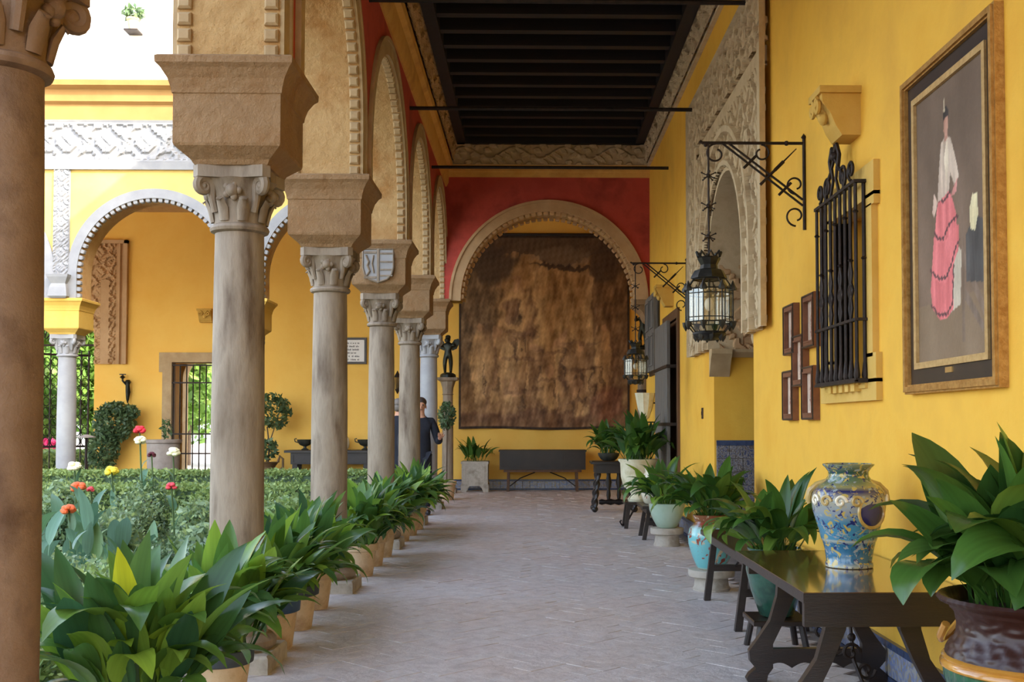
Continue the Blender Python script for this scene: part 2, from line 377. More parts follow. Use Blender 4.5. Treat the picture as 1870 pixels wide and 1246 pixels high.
def arch_wall(mb, ops, u0, u1, z0, z1, a, b, axis, mi=(0,1,2), n=36):
    """wall slab between faces a and b with openings ('arch', uc, r, zs, zb) or ('rect', ua, ub, zb, zt)"""
    fn = (lambda u, w, z: (w, u, z)) if axis == 'Y' else (lambda u, w, z: (u, w, z))
    def quad(p, q, za, zb_, zc, zd):
        for w, k in ((a, mi[0]), (b, mi[1])): mb.add([fn(p,w,za), fn(q,w,zb_), fn(q,w,zc), fn(p,w,zd)], [(0,1,2,3)], k)
    cur = u0
    for op in sorted(ops, key=lambda o: o[1]-(o[2] if o[0] == 'arch' else 0)):
        if op[0] == 'arch':
            _, uc, r, zs, zb = op; l, rr = uc-r, uc+r
            pts = [(uc-r*math.cos(PI*i/n), zs+r*math.sin(PI*i/n)) for i in range(n+1)]
            sides = zs
        else:
            _, l, rr, zb, zt = op; pts = [(l, zt), (rr, zt)]; sides = zt
        quad(cur, l, z0, z0, z1, z1)
        for (p, zp), (q, zq) in zip(pts[:-1], pts[1:]):
            quad(p, q, zp, zq, z1, z1)
            mb.add([fn(p,a,zp), fn(q,a,zq), fn(q,b,zq), fn(p,b,zp)], [(0,1,2,3)], mi[2])
        for u in (l, rr): mb.add([fn(u,a,zb), fn(u,a,sides), fn(u,b,sides), fn(u,b,zb)], [(0,1,2,3)], mi[2])
        if zb > z0:
            quad(l, rr, z0, z0, zb, zb); mb.add([fn(l,a,zb), fn(rr,a,zb), fn(rr,b,zb), fn(l,b,zb)], [(0,1,2,3)], mi[2])
        cur = rr
    quad(cur, u1, z0, z0, z1, z1)
    for u in (u0, u1): mb.add([fn(u,a,z0), fn(u,a,z1), fn(u,b,z1), fn(u,b,z0)], [(0,1,2,3)], mi[2])
    for z in (z0, z1):
        if z == z1: mb.add([fn(u0,a,z), fn(u1,a,z), fn(u1,b,z), fn(u0,b,z)], [(0,1,2,3)], mi[1])
def arch_path(uc, r, zs, zb, n=40):
    st = max(1, int((zs-zb)/.09)); p = []
    for i in range(st): p.append((uc-r, zb+(zs-zb)*i/st, 0.0))
    for i in range(n+1): a = PI*i/n; p.append((uc-r*math.cos(a), zs+r*math.sin(a), a))
    for i in range(st): p.append((uc+r, zs-(zs-zb)*(i+1)/st, PI))
    return p
def arch_band(mb, uc, r0, r1, zs, zb, w0, w1, axis, mi=0):
    fn = (lambda u, w, z: (w, u, z)) if axis == 'Y' else (lambda u, w, z: (u, w, z))
    A = arch_path(uc, r0, zs, zb); B = arch_path(uc, r1, zs, zb); n = len(A); vs = []
    for (p, q) in zip(A, B): vs += [fn(p[0],w0,p[1]), fn(q[0],w0,q[1]), fn(q[0],w1,q[1]), fn(p[0],w1,p[1])]
    fs = [(4*i+k, 4*i+(k+1)%4, 4*i+4+(k+1)%4, 4*i+4+k) for i in range(n-1) for k in range(4)]
    mb.add(vs, fs+[(0,1,2,3), (4*n-4,4*n-3,4*n-2,4*n-1)], mi)
DENT = {}
def dentil_mesh(sx, sw, sr, mat):
    k = (sx, sw, sr, mat)
    if k not in DENT:
        m_ = MB(); m_.cbox(-sx/2, sx/2, -sw/2, sw/2, -.004, sr, min(.012, sr*.4)); DENT[k] = m_.mesh('dentil', mat)
    return DENT[k]
def dentils(parent, uc, r, zs, zb, w, axis, pitch=.088, size=(.068,.075,.03), mat='stucco_edge', lo=0, hi=PI):
    """teeth along an intrados; each a mesh of its own, local z pointing to the arch's centre"""
    L = 2*(zs-zb)+PI*r; k = int(L/pitch); me = dentil_mesh(*size, mat)
    for i in range(k):
        s = (i+.5)/k*L
        if s < zs-zb: u, z, a = uc-r, zb+s, 0.0
        elif s > L-(zs-zb): u, z, a = uc+r, zb+(L-s), PI
        else: a = (s-(zs-zb))/r; u, z = uc-r*math.cos(a), zs+r*math.sin(a)
        inw = (math.cos(a), -math.sin(a)); tan = (math.sin(a), math.cos(a))
        if axis == 'Y':
            ax = Vector((0, tan[0], tan[1])); az = Vector((0, inw[0], inw[1])); p = (w, u, z)
        else:
            ax = Vector((tan[0], 0, tan[1])); az = Vector((inw[0], 0, inw[1])); p = (u, w, z)
        ay = az.cross(ax); mw = Matrix((ax, ay, az)).transposed().to_4x4(); mw.translation = p
        link('dentil', me, parent, mw)

# floor slab and herringbone paving
fl = MB(); fl.box(-1.98, 2.9, -6, YB, -.2, -.009); fl.box(-16, -1.98, 17.2, YB, -.2, -.009)
floor = struct(fl.build('floor', 'mortar'))
bm_ = MB(); bm_.box(-.1388, .1388, -.0688, .0688, -.03, 0); brick_me = bm_.mesh('brick', 'paver')
spots = []
c45, s45 = math.cos(PI/4), math.sin(PI/4)
# herringbone lattice: horizontal brick at (x, y), vertical brick next to it, repeated by (.14,.14) and (.28,-.28)
for i in range(-40, 84):
    for j in range(-10, 11):
        bx, by = i*.14+j*.28, i*.14-j*.28
        for (lx, ly, rot) in ((bx+.14, by+.07, 0), (bx+.35, by+.0, PI/2)):
            X = lx*c45-ly*s45; Y = lx*s45+ly*c45+9
            if 3.5 < Y < YB-.1 and -1.85 < X < XW-.12: spots.append((Y, X, rot+PI/4))
spots.sort()
vis = []; rest = []
for (Y, X, rot) in spots:
    px = 970+X/Y*2000; py = 775+2700/Y
    (vis if (py < 1262 and 380 < px < 1520 and len(vis) < 300) else rest).append((Y, X, rot))
for (Y, X, rot) in vis:
    mw = Matrix.Translation((X, Y, random.uniform(-.002, .002))) @ Matrix.Rotation(rot, 4, 'Z') @ Matrix.Rotation(random.uniform(-.012, .012), 4, 'X') @ Matrix.Rotation(random.uniform(-.008, .008), 4, 'Y')
    link('brick', brick_me, floor, mw)
bv = np.array([v.co[:] for v in brick_me.vertices]); bf = [tuple(p.vertices) for p in brick_me.polygons]
AV = []; AF = []
for (Y, X, rot) in rest:
    R = np.array(Matrix.Rotation(rot, 3, 'Z') @ Matrix.Rotation(random.uniform(-.012, .012), 3, 'X') @ Matrix.Rotation(random.uniform(-.008, .008), 3, 'Y'))
    k = len(AV)*len(bv); AV.append(bv @ R.T+np.array([X, Y, random.uniform(-.002, .002)])); AF.append(np.array(bf)+k)
tag(link('brick_paving', npmesh('brick_paving', np.concatenate(AV), np.concatenate(AF), 'paver'), floor), kind='stuff')
# side strips of paving under the columns and along the wall: flagstones
fs_ = MB(); fs_.cbox(-1.97, -1.86, -6, 17.2, -.03, .0, .006); fs_.build('border_strip', 'pebble_curb', floor)

# arcade wall (left)
ARCH = []
for a, b in zip(COLY[:-1], COLY[1:]):
    r = (b-a)/2-.27; ARCH.append(((a+b)/2, r, 4.87-r))
w = MB()
arch_wall(w, [('arch', uc, r, zs, ZI) for uc, r, zs in ARCH], -6, 17.93, ZI, 5.9, XI, XO, 'Y')
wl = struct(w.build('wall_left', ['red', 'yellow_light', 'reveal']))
w = MB(); w.box(XO, -1.4, -6, 17.93, 5.9, 9.1); w.box(XO-.18, XO, -6, YF0-.0, 6.2, 6.75); struct(w.build('wall_upper', 'yellow_light'))
for k, (uc, r, zs) in enumerate(ARCH[1:]):
    t = MB(); arch_band(t, uc, r, r+.13, zs, ZI, XI, XI+.022, 'Y'); arch_band(t, uc, r+.13, r+.165, zs, ZI, XI, XI+.035, 'Y')
    arch_band(t, uc, r, r+.13, zs, ZI, XO-.022, XO, 'Y')
    tr = struct(t.build('trim_%d' % (k+1), 'stucco_edge', None, True))
    dentils(tr, uc, r, zs, ZI, XI-.045, 'Y'); dentils(tr, uc, r, zs, ZI, XO+.045, 'Y')
# cornice of the arcade side: ochre cove and carved frieze stepping out below the ceiling
cv = MB(); cv.prism([(XI,5.14),(XI+.02,5.14),(XI+.05,5.2),(XI+.06,5.38),(XI+.11,5.42),(XI+.12,5.5),(XI,5.5)], lambda a, b, t: (a, t, b), -6, YF0)
struct(cv.build('trim_20', 'ochre', None, True, 25))
fz = relief('trim_21', (XI+.12, 2.5, 5.5), (0,1,0), (.1,0,1), (1,0,0), YF0-2.5, .35, .016, lambda u, v: vine(u, v, .8, .35), 'carved_warm', depth=.03)
struct(fz)

# right wall with portal, window and door openings
PY0, PY1, PYC, PR, PZS = 9.26, 11.28, 10.27, 1.01, 2.74
w = MB()
arch_wall(w, [('rect', 6.07, 6.76, 1.6, 2.62), ('arch', PYC, PR, PZS, 0), ('rect', 13.98, 15.35, 0, 2.72)], -6, YF1, 0, 5.9, XW, XW+.75, 'Y', mi=(0,0,0))
wr = struct(w.build('wall_right', ['yellow']))
w = MB(); w.box(XW, XW+.75, -6, YF1, 5.9, 9.1); w.box(-1.4, XW+.75, -6, YF1, 9.0, 9.1); struct(w.build('wall_upper_right', 'yellow_light'))
w = MB(); w.box(XW+.7, XW+.78, 5.8, 7.1, 1.4, 2.8); w.box(XW+.74, XW+.8, 13.7, 15.6, -.02, 3); struct(w.build('wall_inner', 'yellow'))
# right frieze below the ceiling
struct(relief('trim_22', (XW-.03, 3.0, 5.5), (0,1,0), (-.08,0,1), (-1,0,0), YF0-3.0, .35, .016, lambda u, v: vine(u, v, .8, .35), 'carved', depth=.045))
fb = MB(); fb.box(XW-.045, XW, -6, YF0, 5.46, 5.5); struct(fb.build('trim_23', 'carved'))

# red cross wall with the big arch in front of the tapestry
AXC, AR, AZS = .28, 1.40, 3.34
w = MB(); arch_wall(w, [('arch', AXC, AR, AZS, ZI)], XI-.02, XW, ZI, 5.9, YF0, YF1, 'X', mi=(0,1,2), n=48)
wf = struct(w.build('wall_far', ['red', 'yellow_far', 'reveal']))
w = MB(); w.box(-1.4, XW, YF0, YF1, 5.9, 9.1); struct(w.build('wall_upper_far', 'yellow_light'))
t = MB(); arch_band(t, AXC, AR, AR+.17, AZS, ZI-.02, YF0-.03, YF0, 'X'); arch_band(t, AXC, AR+.145, AR+.185, AZS, ZI-.02, YF0-.05, YF0, 'X')
tr = struct(t.build('trim_10', 'carved_warm', None, True))
dentils(tr, AXC, AR, AZS, ZI, YF0+.05, 'X', pitch=.1, size=(.07,.1,.05), mat='carved_warm'); dentils(tr, AXC, AR, AZS, ZI, YF1-.05, 'X', pitch=.1, size=(.07,.1,.05), mat='carved_warm')
struct(relief('trim_24', (XI+.1, YF0-.04, 5.47), (1,0,0), (0,-.08,1), (0,-1,0), XW-XI-.1, .38, .014, lambda u, v: vine(u, v, .8, .38), 'carved', depth=.04))
cv = MB(); cv.prism([(YF0,5.29),(YF0-.03,5.29),(YF0-.045,5.36),(YF0-.07,5.38),(YF0-.08,5.47),(YF0,5.47)], lambda a, b, t: (t, a, b), XI, XW)
struct(cv.build('trim_25', 'ochre', None, True, 25))
# two pale engaged jambs under the cross arch beside the corner column (far right impost)
jb = MB(); jb.box(AXC+AR-.05, XW-.001, YF0-.05, YF1+.05, 3.25, 3.335); jb.prism([(AXC+AR-.03,3.25),(XW-.001,3.25),(XW-.001,2.98),(XW-.06,3.02),(XW-.12,3.14)], lambda a, b, t: (a, t, b), YF0-.02, YF1+.02); struct(jb.build('trim_26', 'impost'))

# ceiling: boards and a row of dark beams
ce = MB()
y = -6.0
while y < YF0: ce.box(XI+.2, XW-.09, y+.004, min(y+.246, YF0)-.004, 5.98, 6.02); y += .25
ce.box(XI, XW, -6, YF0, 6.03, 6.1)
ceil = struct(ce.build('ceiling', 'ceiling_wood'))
bmE = MB(); bmE.box(0, XW-.08-XI-.2, -.06, .06, 0, .15); beam = bmE.mesh('beam', 'ceiling_wood')
for i in range(44):
    y = -4.6+i*.5
    if y < YF0-.1: link('beam', beam, ceil, Matrix.Translation((XI+.2, y, 5.84)))
for (x0, x1) in ((XI+.19, XI+.33), (XW-.24, XW-.1)):
    e = MB(); e.box(x0, x1, -6, YF0, 5.8, 5.98); e.build('edge_beam', 'ceiling_wood', ceil)
e = MB(); e.box(XI+.2, XW-.1, YF0-.16, YF0-.02, 5.8, 5.98); e.build('edge_beam', 'ceiling_wood', ceil)

# back wall of the far gallery with gateway and grilled door; its ceiling
GX0, GX1 = -11.35, -8.95; GXC = (GX0+GX1)/2; GR = (GX1-GX0)/2
w = MB(); arch_wall(w, [('arch', GXC, GR, 3.0, 0), ('rect', -7.38, -5.95, 0, 2.62)], -16, 4.0, 0, 6.0, YB, YB+.6, 'X', mi=(0,1,0))
wb = struct(w.build('wall_back', ['yellow_far', 'yellow_light']))
w = MB(); w.box(2.7, 3.3, YF1, YB, 0, 6.0); w.box(XW+.1, 3.3, YF1-.01, YF1+.3, 0, 6); struct(w.build('wall_side', 'yellow_far'))
w = MB(); w.box(-16, 3.3, YF1, YB, 5.72, 5.8); fc = struct(w.build('ceiling_far_gallery', 'reveal'))
# second wall behind the grilled door, with an arched way out
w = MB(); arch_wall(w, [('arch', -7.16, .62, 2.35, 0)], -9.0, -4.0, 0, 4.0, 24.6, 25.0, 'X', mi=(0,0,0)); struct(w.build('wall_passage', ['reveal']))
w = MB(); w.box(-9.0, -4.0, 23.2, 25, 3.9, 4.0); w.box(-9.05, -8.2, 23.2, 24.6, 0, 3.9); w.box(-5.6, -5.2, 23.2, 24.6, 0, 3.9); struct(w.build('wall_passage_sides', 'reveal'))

# courtyard arcade across (continues left from the corner column)
FX = [-1.65, -4.53, -7.42, -10.3, -13.2]
FA = []
for a, b in zip(FX[:-1], FX[1:]):
    r = (a-b)/2-.25; FA.append(((a+b)/2, r, 4.93-r))
w = MB(); arch_wall(w, [('arch', uc, r, zs, ZI) for uc, r, zs in FA], -16, XO+.0, ZI, 6.0, YF0, YF1, 'X')
wc = struct(w.build('wall_courtyard', ['yellow_light', 'yellow_far', 'reveal']))
for k, (uc, r, zs) in enumerate(FA[:3]):
    t = MB(); arch_band(t, uc, r, r+.15, zs, ZI, YF0-.03, YF0, 'X'); tr = struct(t.build('trim_%d' % (30+k), 'carved_white', None, True))
    dentils(tr, uc, r, zs, ZI, YF0+.03, 'X', pitch=.1, size=(.062,.09,.06), mat='carved_white')
for k, x in enumerate(FX[1:4]):   # carved strips rising over the columns, with a small capital
    st = relief('trim_%d' % (40+k), (x-.12, YF0-.025, 3.7), (1,0,0), (0,0,1), (0,-1,0), .24, 1.68, .02, lambda u, v: arab(u, v, .24), 'carved_white', depth=.02); struct(st)
    cp = MB(); cp.square([(.12,3.33),(.15,3.36),(.13,3.5),(.11,3.56),(.16,3.66),(.17,3.7)], (x, YF0, 0)); cp.build('strip_base', 'carved_white', st)
    cp = MB(); cp.box(x-.13, x+.13, YF0-.024, YF0, 3.7, 5.38); cp.build('strip_ground', 'carved_white', st)
struct(relief('trim_50', (-12, YF0-.04, 5.50), (1,0,0), (0,0,1), (0,-1,0), 12+XO, .62, .022, lambda u, v: np.where(np.abs(v-.31) > .27, .8, arab(u, v+.0, .62)), 'carved_white', depth=.04))
t = MB(); t.prism([(YF0,5.38),(YF0-.05,5.38),(YF0-.07,5.5),(YF0-.03,5.5),(YF0-.03,6.1),(YF0-.06,6.12),(YF0-.08,6.16),(YF0,6.16)], lambda a, b, q: (q, a, b), -16, XO); struct(t.build('trim_51', 'carved_white'))
t = MB(); t.prism([(YF0,6.16),(YF0-.06,6.16),(YF0-.08,6.4),(YF0-.14,6.44),(YF0-.16,6.62),(YF0-.27,6.66),(YF0-.29,6.74),(YF1,6.84),(YF1,6.16)], lambda a, b, q: (q, a, b), -16, XO); struct(t.build('trim_52', 'cornice'))
w = MB(); w.box(-16, XO, YF1, YB, 6.5, 6.7); struct(w.build('roof_terrace', 'pebble_curb'))
# sunlit white upper storey set back on the terrace
w = MB(); arch_wall(w, [('rect', -9.75, -9.5, 9.6, 10.2)], -16, -6.7, 6.7, 11.4, 24.2, 24.6, 'X', mi=(0,0,0)); w.box(-16, -6.7, 24.55, 24.6, 6.7, 11.4); struct(w.build('wall_terrace', ['white_plaster']))

# tiled dado along the right wall, the far wall and the portal recess
def tiles(parent, org, ud, nd, U, V, s, mat, z0):
    me = MB(); me.cbox(-s/2+.003, s/2-.003, -s/2+.003, s/2-.003, 0, .012, .003); me = me.mesh('tile', mat)
    for i in range(int(U/s)):
        for j in range(max(1, int(round(V/s)))):
            ax = Vector(ud); az = Vector(nd); ay = az.cross(ax)
            mw = Matrix((ax, ay, az)).transposed().to_4x4(); mw.translation = Vector(org)+ax*(s*(i+.5))+Vector((0,0,z0+s*(j+.5)))
            link('tile', me, parent, mw)
def dado(name, org, ud, nd, U, s, rows, mat, back=.008, top=.035):
    o = Vector(org); u = Vector(ud); n_ = Vector(nd); h = rows*s+.03
    mb = MB(); P = lambda a, b, t: tuple(o+u*a+n_*t+Vector((0,0,b)))
    mb.prism([(0,0),(U,0),(U,h),(0,h)], P, -.004, back)
    d = struct(mb.build(name, 'mortar'))
    mb = MB(); mb.prism([(0,h-.002),(U,h-.002),(U,h+top),(0,h+top)], P, 0, .026); mb.build('border', 'tile_border', d)
    mb = MB(); mb.prism([(0,0),(U,0),(U,.03),(0,.03)], P, 0, .024); mb.build('border', 'tile_border', d)
    tiles(d, o+n_*back, ud, nd, U, rows*s, s, mat, .03)
    return d
dado('baseboard_right', (XW, PY0-.02, 0), (0,-1,0), (-1,0,0), 5.3, .152, 1, 'tile_plain')
dado('baseboard_right_far', (XW, 13.9, 0), (0,-1,0), (-1,0,0), 2.55, .152, 1, 'tile_plain')
dado('baseboard_back', (-5.8, YB, 0), (1,0,0), (0,-1,0), 8.4, .152, 1, 'tile_plain')

# grey horizontal iron tie rods across the gallery
for k, (y, z, lb) in enumerate(((9.15, 4.93, 'black iron tie rod across the gallery level with the lantern bracket'), (12.25, 4.91, 'black iron tie rod across the gallery at the far edge of the carved portal'), (14.95, 4.88, 'black iron tie rod across the gallery just before the red arched wall'))):
    t = MB(); t.tube([(XI-.02, y, z), (XW+.02, y, z)], .022, 8)
    tag(t.build('tie_rod', 'iron', None, True), lb, 'tie rod', 'iron tie rods under the ceiling')

# carved plaster portal on the right wall
pz0, pz1 = 2.12, 4.97
pt = thing('carved_portal', 'grey carved plaster portal surround with pointed-looking round arch on the yellow wall', 'portal', (XW, PYC, 0))
YA, YE = 8.5, 12.6
def pmask(u, v):
    Y = YE-u; Z = pz0+v
    ina = ((np.abs(Y-PYC) < PR+.02) & (Z < PZS)) | (((Y-PYC)**2+(Z-PZS)**2 < (PR+.02)**2) & (Z >= PZS))
    plain = (Z > 4.24) & (Z < 4.40) & (np.abs(Y-PYC) < 1.62)
    return ~(ina | plain)
def phf(u, v):
    Y = YE-u; Z = pz0+v; d = np.sqrt((Y-PYC)**2+np.maximum(Z-PZS, 0)**2); h = arab(u, v, .46)
    up_ = arab((u+v)*.7071, (u-v)*.7071, .4); h = np.where(Z > 4.4, up_, h)
    e = np.minimum(np.minimum(u, (YE-YA)-u), (pz1-pz0)-v)
    h = np.where(e < .06, .3+.9*(np.abs(((e*60) % 2)-1)), h)
    s = np.abs(np.abs(Y-PYC)-1.68) < .05
    h = np.where(s & (Z < 4.4), 1.1, h)
    ring = np.abs(d-(PR+.36)); h = np.where((ring < .035) & (Z < 4.24), 1.5, h)
    ring2 = np.abs(d-(PR+.05)); h = np.where((ring2 < .03), 1.4, h)
    return h
relief('carved_panel', (-.012, YE-PYC, pz0), (0,-1,0), (0,0,1), (-1,0,0), YE-YA, pz1-pz0, .0125, phf, 'carved', pt, .07, pmask)
t = MB(); L = lambda a, b, q: (q, a, b)
t.prism([(-1.62,4.245),(1.62,4.245),(1.62,4.395),(-1.62,4.395)], L, -.05, .0); t.prism([(-1.62,4.23),(1.62,4.23),(1.62,4.26),(-1.62,4.26)], L, -.07, 0)
t.build('lintel_moulding', 'carved', pt)
t = MB(); arch_band(t, 0, PR-.02, PR+.09, PZS, pz0, -.065, .3, 'Y'); t.build('arch_moulding', 'carved', pt, True)
t = MB(); arch_band(t, 0, PR+.33, PR+.39, PZS, pz0, -.06, 0, 'Y'); t.build('arch_moulding', 'carved', pt, True)
for sgn in (-1, 1):   # jamb linings carved above a stone impost, plus lower bracket
    y0 = sgn*(PR-.004)
    relief('jamb_panel', (.05, y0, 2.12), (1,0,0), (0,0,1), (0,-sgn,0), .7, 1.2, .0125, lambda u, v: arab(u, v, .62), 'carved_warm', pt, .05)
    t = MB(); t.prism([(0,2.04),(0,2.12),(.1*-sgn,2.12),(.1*-sgn,2.09),(.04*-sgn,2.04)], lambda a, b, q: (q, y0+a, b), .0, .72); (sgn > 0) and t.prism([(0,1.84),(0,2.12),(.17*-sgn,2.12),(.17*-sgn,2.07),(.12*-sgn,2.02),(.05*-sgn,1.92)], lambda a, b, q: (q, y0+a, b), -.05, .16); t.build('impost', 'stucco_edge', pt)
t = MB(); arch_wall(t, [], -PR, PR, 0, 3.8, .74, .78, 'Y', mi=(0,0,0)); t.build('inner_door', 'dark_wood', pt)
dado('baseboard_niche', (XW+.02, PY1+.001, 0), (1,0,0), (0,-1,0), .7, .138, 8, 'tile_blue', top=.05)
dado('baseboard_niche_near', (XW+.72, PY0-.001, 0), (-1,0,0), (0,1,0), .7, .138, 8, 'tile_blue', top=.05)

# portal surround of the gateway in the far gallery
pg = thing('gateway_surround', 'tan carved plaster surround framing the garden gateway in the far gallery', 'portal', (GXC, YB, 0))
def gmask(u, v):
    X = -1.85+u; Z = 2.58+v
    return ~((np.abs(X) < GR+.02) & (Z < 3.0) | (X**2+(Z-3.0)**2 < (GR+.02)**2) & (Z >= 3.0))
def ghf(u, v):
    X = -1.85+u; h = arab(u, v, .42); d = np.abs(X)
    h = np.where((d > 1.62) | (v > 2.42), .4+.5*np.sign(np.sin(d*60)), h)
    return np.where((np.abs(d-1.42) < .09) & (v < 1.75), .9, h)
relief('carved_panel', (-1.85, -.02, 2.58), (1,0,0), (0,0,1), (0,-1,0), 3.72, 2.55, .022, ghf, 'carved_warm', pg, .05, gmask)
t = MB(); t.prism([(1.8,2.58),(1.87,2.58),(1.87,5.13),(1.8,5.13)], lambda a, b, q: (a, q, b), -.09, 0); t.prism([(-1.87,5.06),(1.87,5.06),(1.87,5.13),(-1.87,5.13)], lambda a, b, q: (a, q, b), -.09, 0)
t.build('edge_moulding', 'carved_warm', pg)

# ------------------------------------------------------------------ columns
def column(x, y, label, shaft='marble', imp='impost', group=None, front=(0,-1)):
    c = thing('column', label, 'column', (x, y, 0), 0, group)
    b = MB(); b.square([(.235,0),(.235,.085),(.225,.1),(.0,.1)]); b.build('plinth', 'stone', c)
    b = MB(); b.lathe([(.20,.1),(.222,.125),(.222,.155),(.20,.18),(.178,.19),(.17,.215),(.18,.235),(.186,.25),(.176,.27),(.15,.29),(.146,.31)], 32); b.build('base', shaft, c, True, 30)
    b = MB(); b.lathe([(.146,.3),(.147,.9),(.145,1.5),(.139,2.1),(.134,2.44)], 36); b.build('shaft', shaft, c, True)
    b = MB()
    b.lathe([(.134,2.42),(.158,2.43),(.164,2.445),(.158,2.46),(.142,2.47),(.142,2.5),(.15,2.58),(.162,2.64),(.185,2.69),(.2,2.71)], 32, mod=lambda a, z: 1+(.04*math.cos(8*a) if z > 2.5 else 0))
    P = []
    for k in range(4):       # abacus with concave sides
        a0 = PI/4+k*PI/2; P += [(.275*math.cos(a0-.09), .275*math.sin(a0-.09)), (.275*math.cos(a0+.09), .275*math.sin(a0+.09))]
        for t in (-.3, 0, .3): a1 = a0+PI/4+t; P.append(((.185+.1*abs(t)**2)*math.cos(a1), (.185+.1*abs(t)**2)*math.sin(a1)))
    b.prism(P, lambda p, q, t: (p, q, t), 2.71, 2.775)
    cap = b.build('capital', shaft, c, True, 35)
    for k in range(4):
        a = PI/4+k*PI/2; d = Vector((math.cos(a), math.sin(a), 0)); s = Vector((-d.y, d.x, 0))
        v = MB(); pts = []
        for i in range(20):
            t = i/19; rr = .052*(1-.8*t); q = PI*.9-t*2*PI*1.3
            p = d*(.225+rr*math.cos(q))+Vector((0,0,2.665+rr*math.sin(q))); pts.append(p)
        v.tube([d*.15+Vector((0,0,2.53)), d*.17+Vector((0,0,2.6))]+pts, [.02,.022]+[.03-.012*i/19 for i in range(20)], 8)
        v.ball(d*.225+Vector((0,0,2.665)), .024, 8, 6); v.build('volute', shaft, cap, True)
        a = k*PI/2; d = Vector((math.cos(a), math.sin(a), 0)); v = MB()
        v.ball(d*.17+Vector((0,0,2.64)), .038, 10, 6)
        for i in range(5):
            q = 2*PI*i/5; s = Vector((-d.y, d.x, 0)); v.ball(d*.166+s*(.036*math.cos(q))+Vector((0,0,2.64+.036*math.sin(q))), .022, 8, 5)
        v.build('rosette', shaft, cap, True)
        a = PI/4+k*PI/2
        for dx in (-.42, .42):
            v = MB(); q = a+dx; e = Vector((math.cos(q), math.sin(q), 0)); v.tube([e*.143+Vector((0,0,2.48)), e*.158+Vector((0,0,2.55)), e*.185+Vector((0,0,2.6)), e*.2+Vector((0,0,2.585))], [.03,.034,.024,.012], 8, flat=.5); v.build('acanthus_leaf', shaft, cap, True)
    b = MB(); b.square([(.2,2.775),(.215,2.8),(.285,2.86),(.29,2.875),(.29,3.14),(.297,3.145),(.3,3.17),(.315,3.22),(.345,3.27),(.366,3.29),(.368,3.325),(.355,3.335)]); b.build('impost', imp, c)
    return c
names = {2: 'weathered brown stone column, largest and closest to the leafy clump with the yellow leaf',
         3: 'grey marble column whose moulded base stands between the dark-rimmed and blue-rimmed pots',
         4: 'grey marble column standing between the broad-capital column and the one bearing the shield',
         5: 'grey marble column with a carved coat of arms on its impost',
         6: 'pale marble column that partly hides the man in the dark coat',
         7: 'pale corner column where the arcade meets the red arched wall'}
cols = {}
for k in range(2, 8):
    cols[k] = column(COLX, COLY[k], names[k], 'marble_near' if k == 2 else ('marble_white' if k == 7 else 'marble'), 'impost')
for k in (0, 1):
    column(COLX, COLY[k], 'grey marble arcade column on the near side of the brown stone column', 'marble', 'impost', 'arcade columns continuing along the gallery')
column(FX[1], 17.65, 'white marble column of the courtyard arcade nearest the corner column', 'marble_white', 'impost_yellow')
column(FX[2], 17.65, 'white marble column of the courtyard arcade in front of the open iron gate', 'marble_white', 'impost_yellow')
column(FX[3], 17.65, 'white marble column of the courtyard arcade beyond the gateway', 'marble_white', 'impost_yellow')
# coat of arms on the impost of the shield column
sh = cols[5]
m_ = MB(); OUT = [(-.17,.185),(.17,.185),(.172,-.02),(.15,-.10),(.10,-.155),(0,-.19),(-.10,-.155),(-.15,-.10),(-.172,-.02)]
m_.prism(OUT, lambda a, b, t: (a-.0, -.29-t, 3.06+b), -.01, .03); s_ = m_.build('shield', 'marble_white', sh)
s_['label'] = 'pale carved heraldic shield, barred on one side'
m_ = MB(); m_.box(-.012, .012, -.335, -.31, 2.875, 3.24)
for z in (3.19, 3.10, 3.015, 2.95): m_.box(.02, .155, -.33, -.315, z-.008, z+.008)
for z in (3.2, 2.93): m_.box(-.15, -.02, -.33, -.315, z-.012, z+.012)
m_.tube([(-.13,-.325,3.17),(-.10,-.328,3.1),(-.115,-.328,3.06),(-.09,-.328,3.0),(-.12,-.325,2.95)], .012, 6); m_.tube([(-.05,-.325,3.17),(-.065,-.328,3.08),(-.045,-.325,2.98)], .01, 6)
m_.tube([(a*.95,-.322,3.06+b*.95) for a, b in OUT], .01, 6, closed=True); m_.build('charge', 'marble', s_)

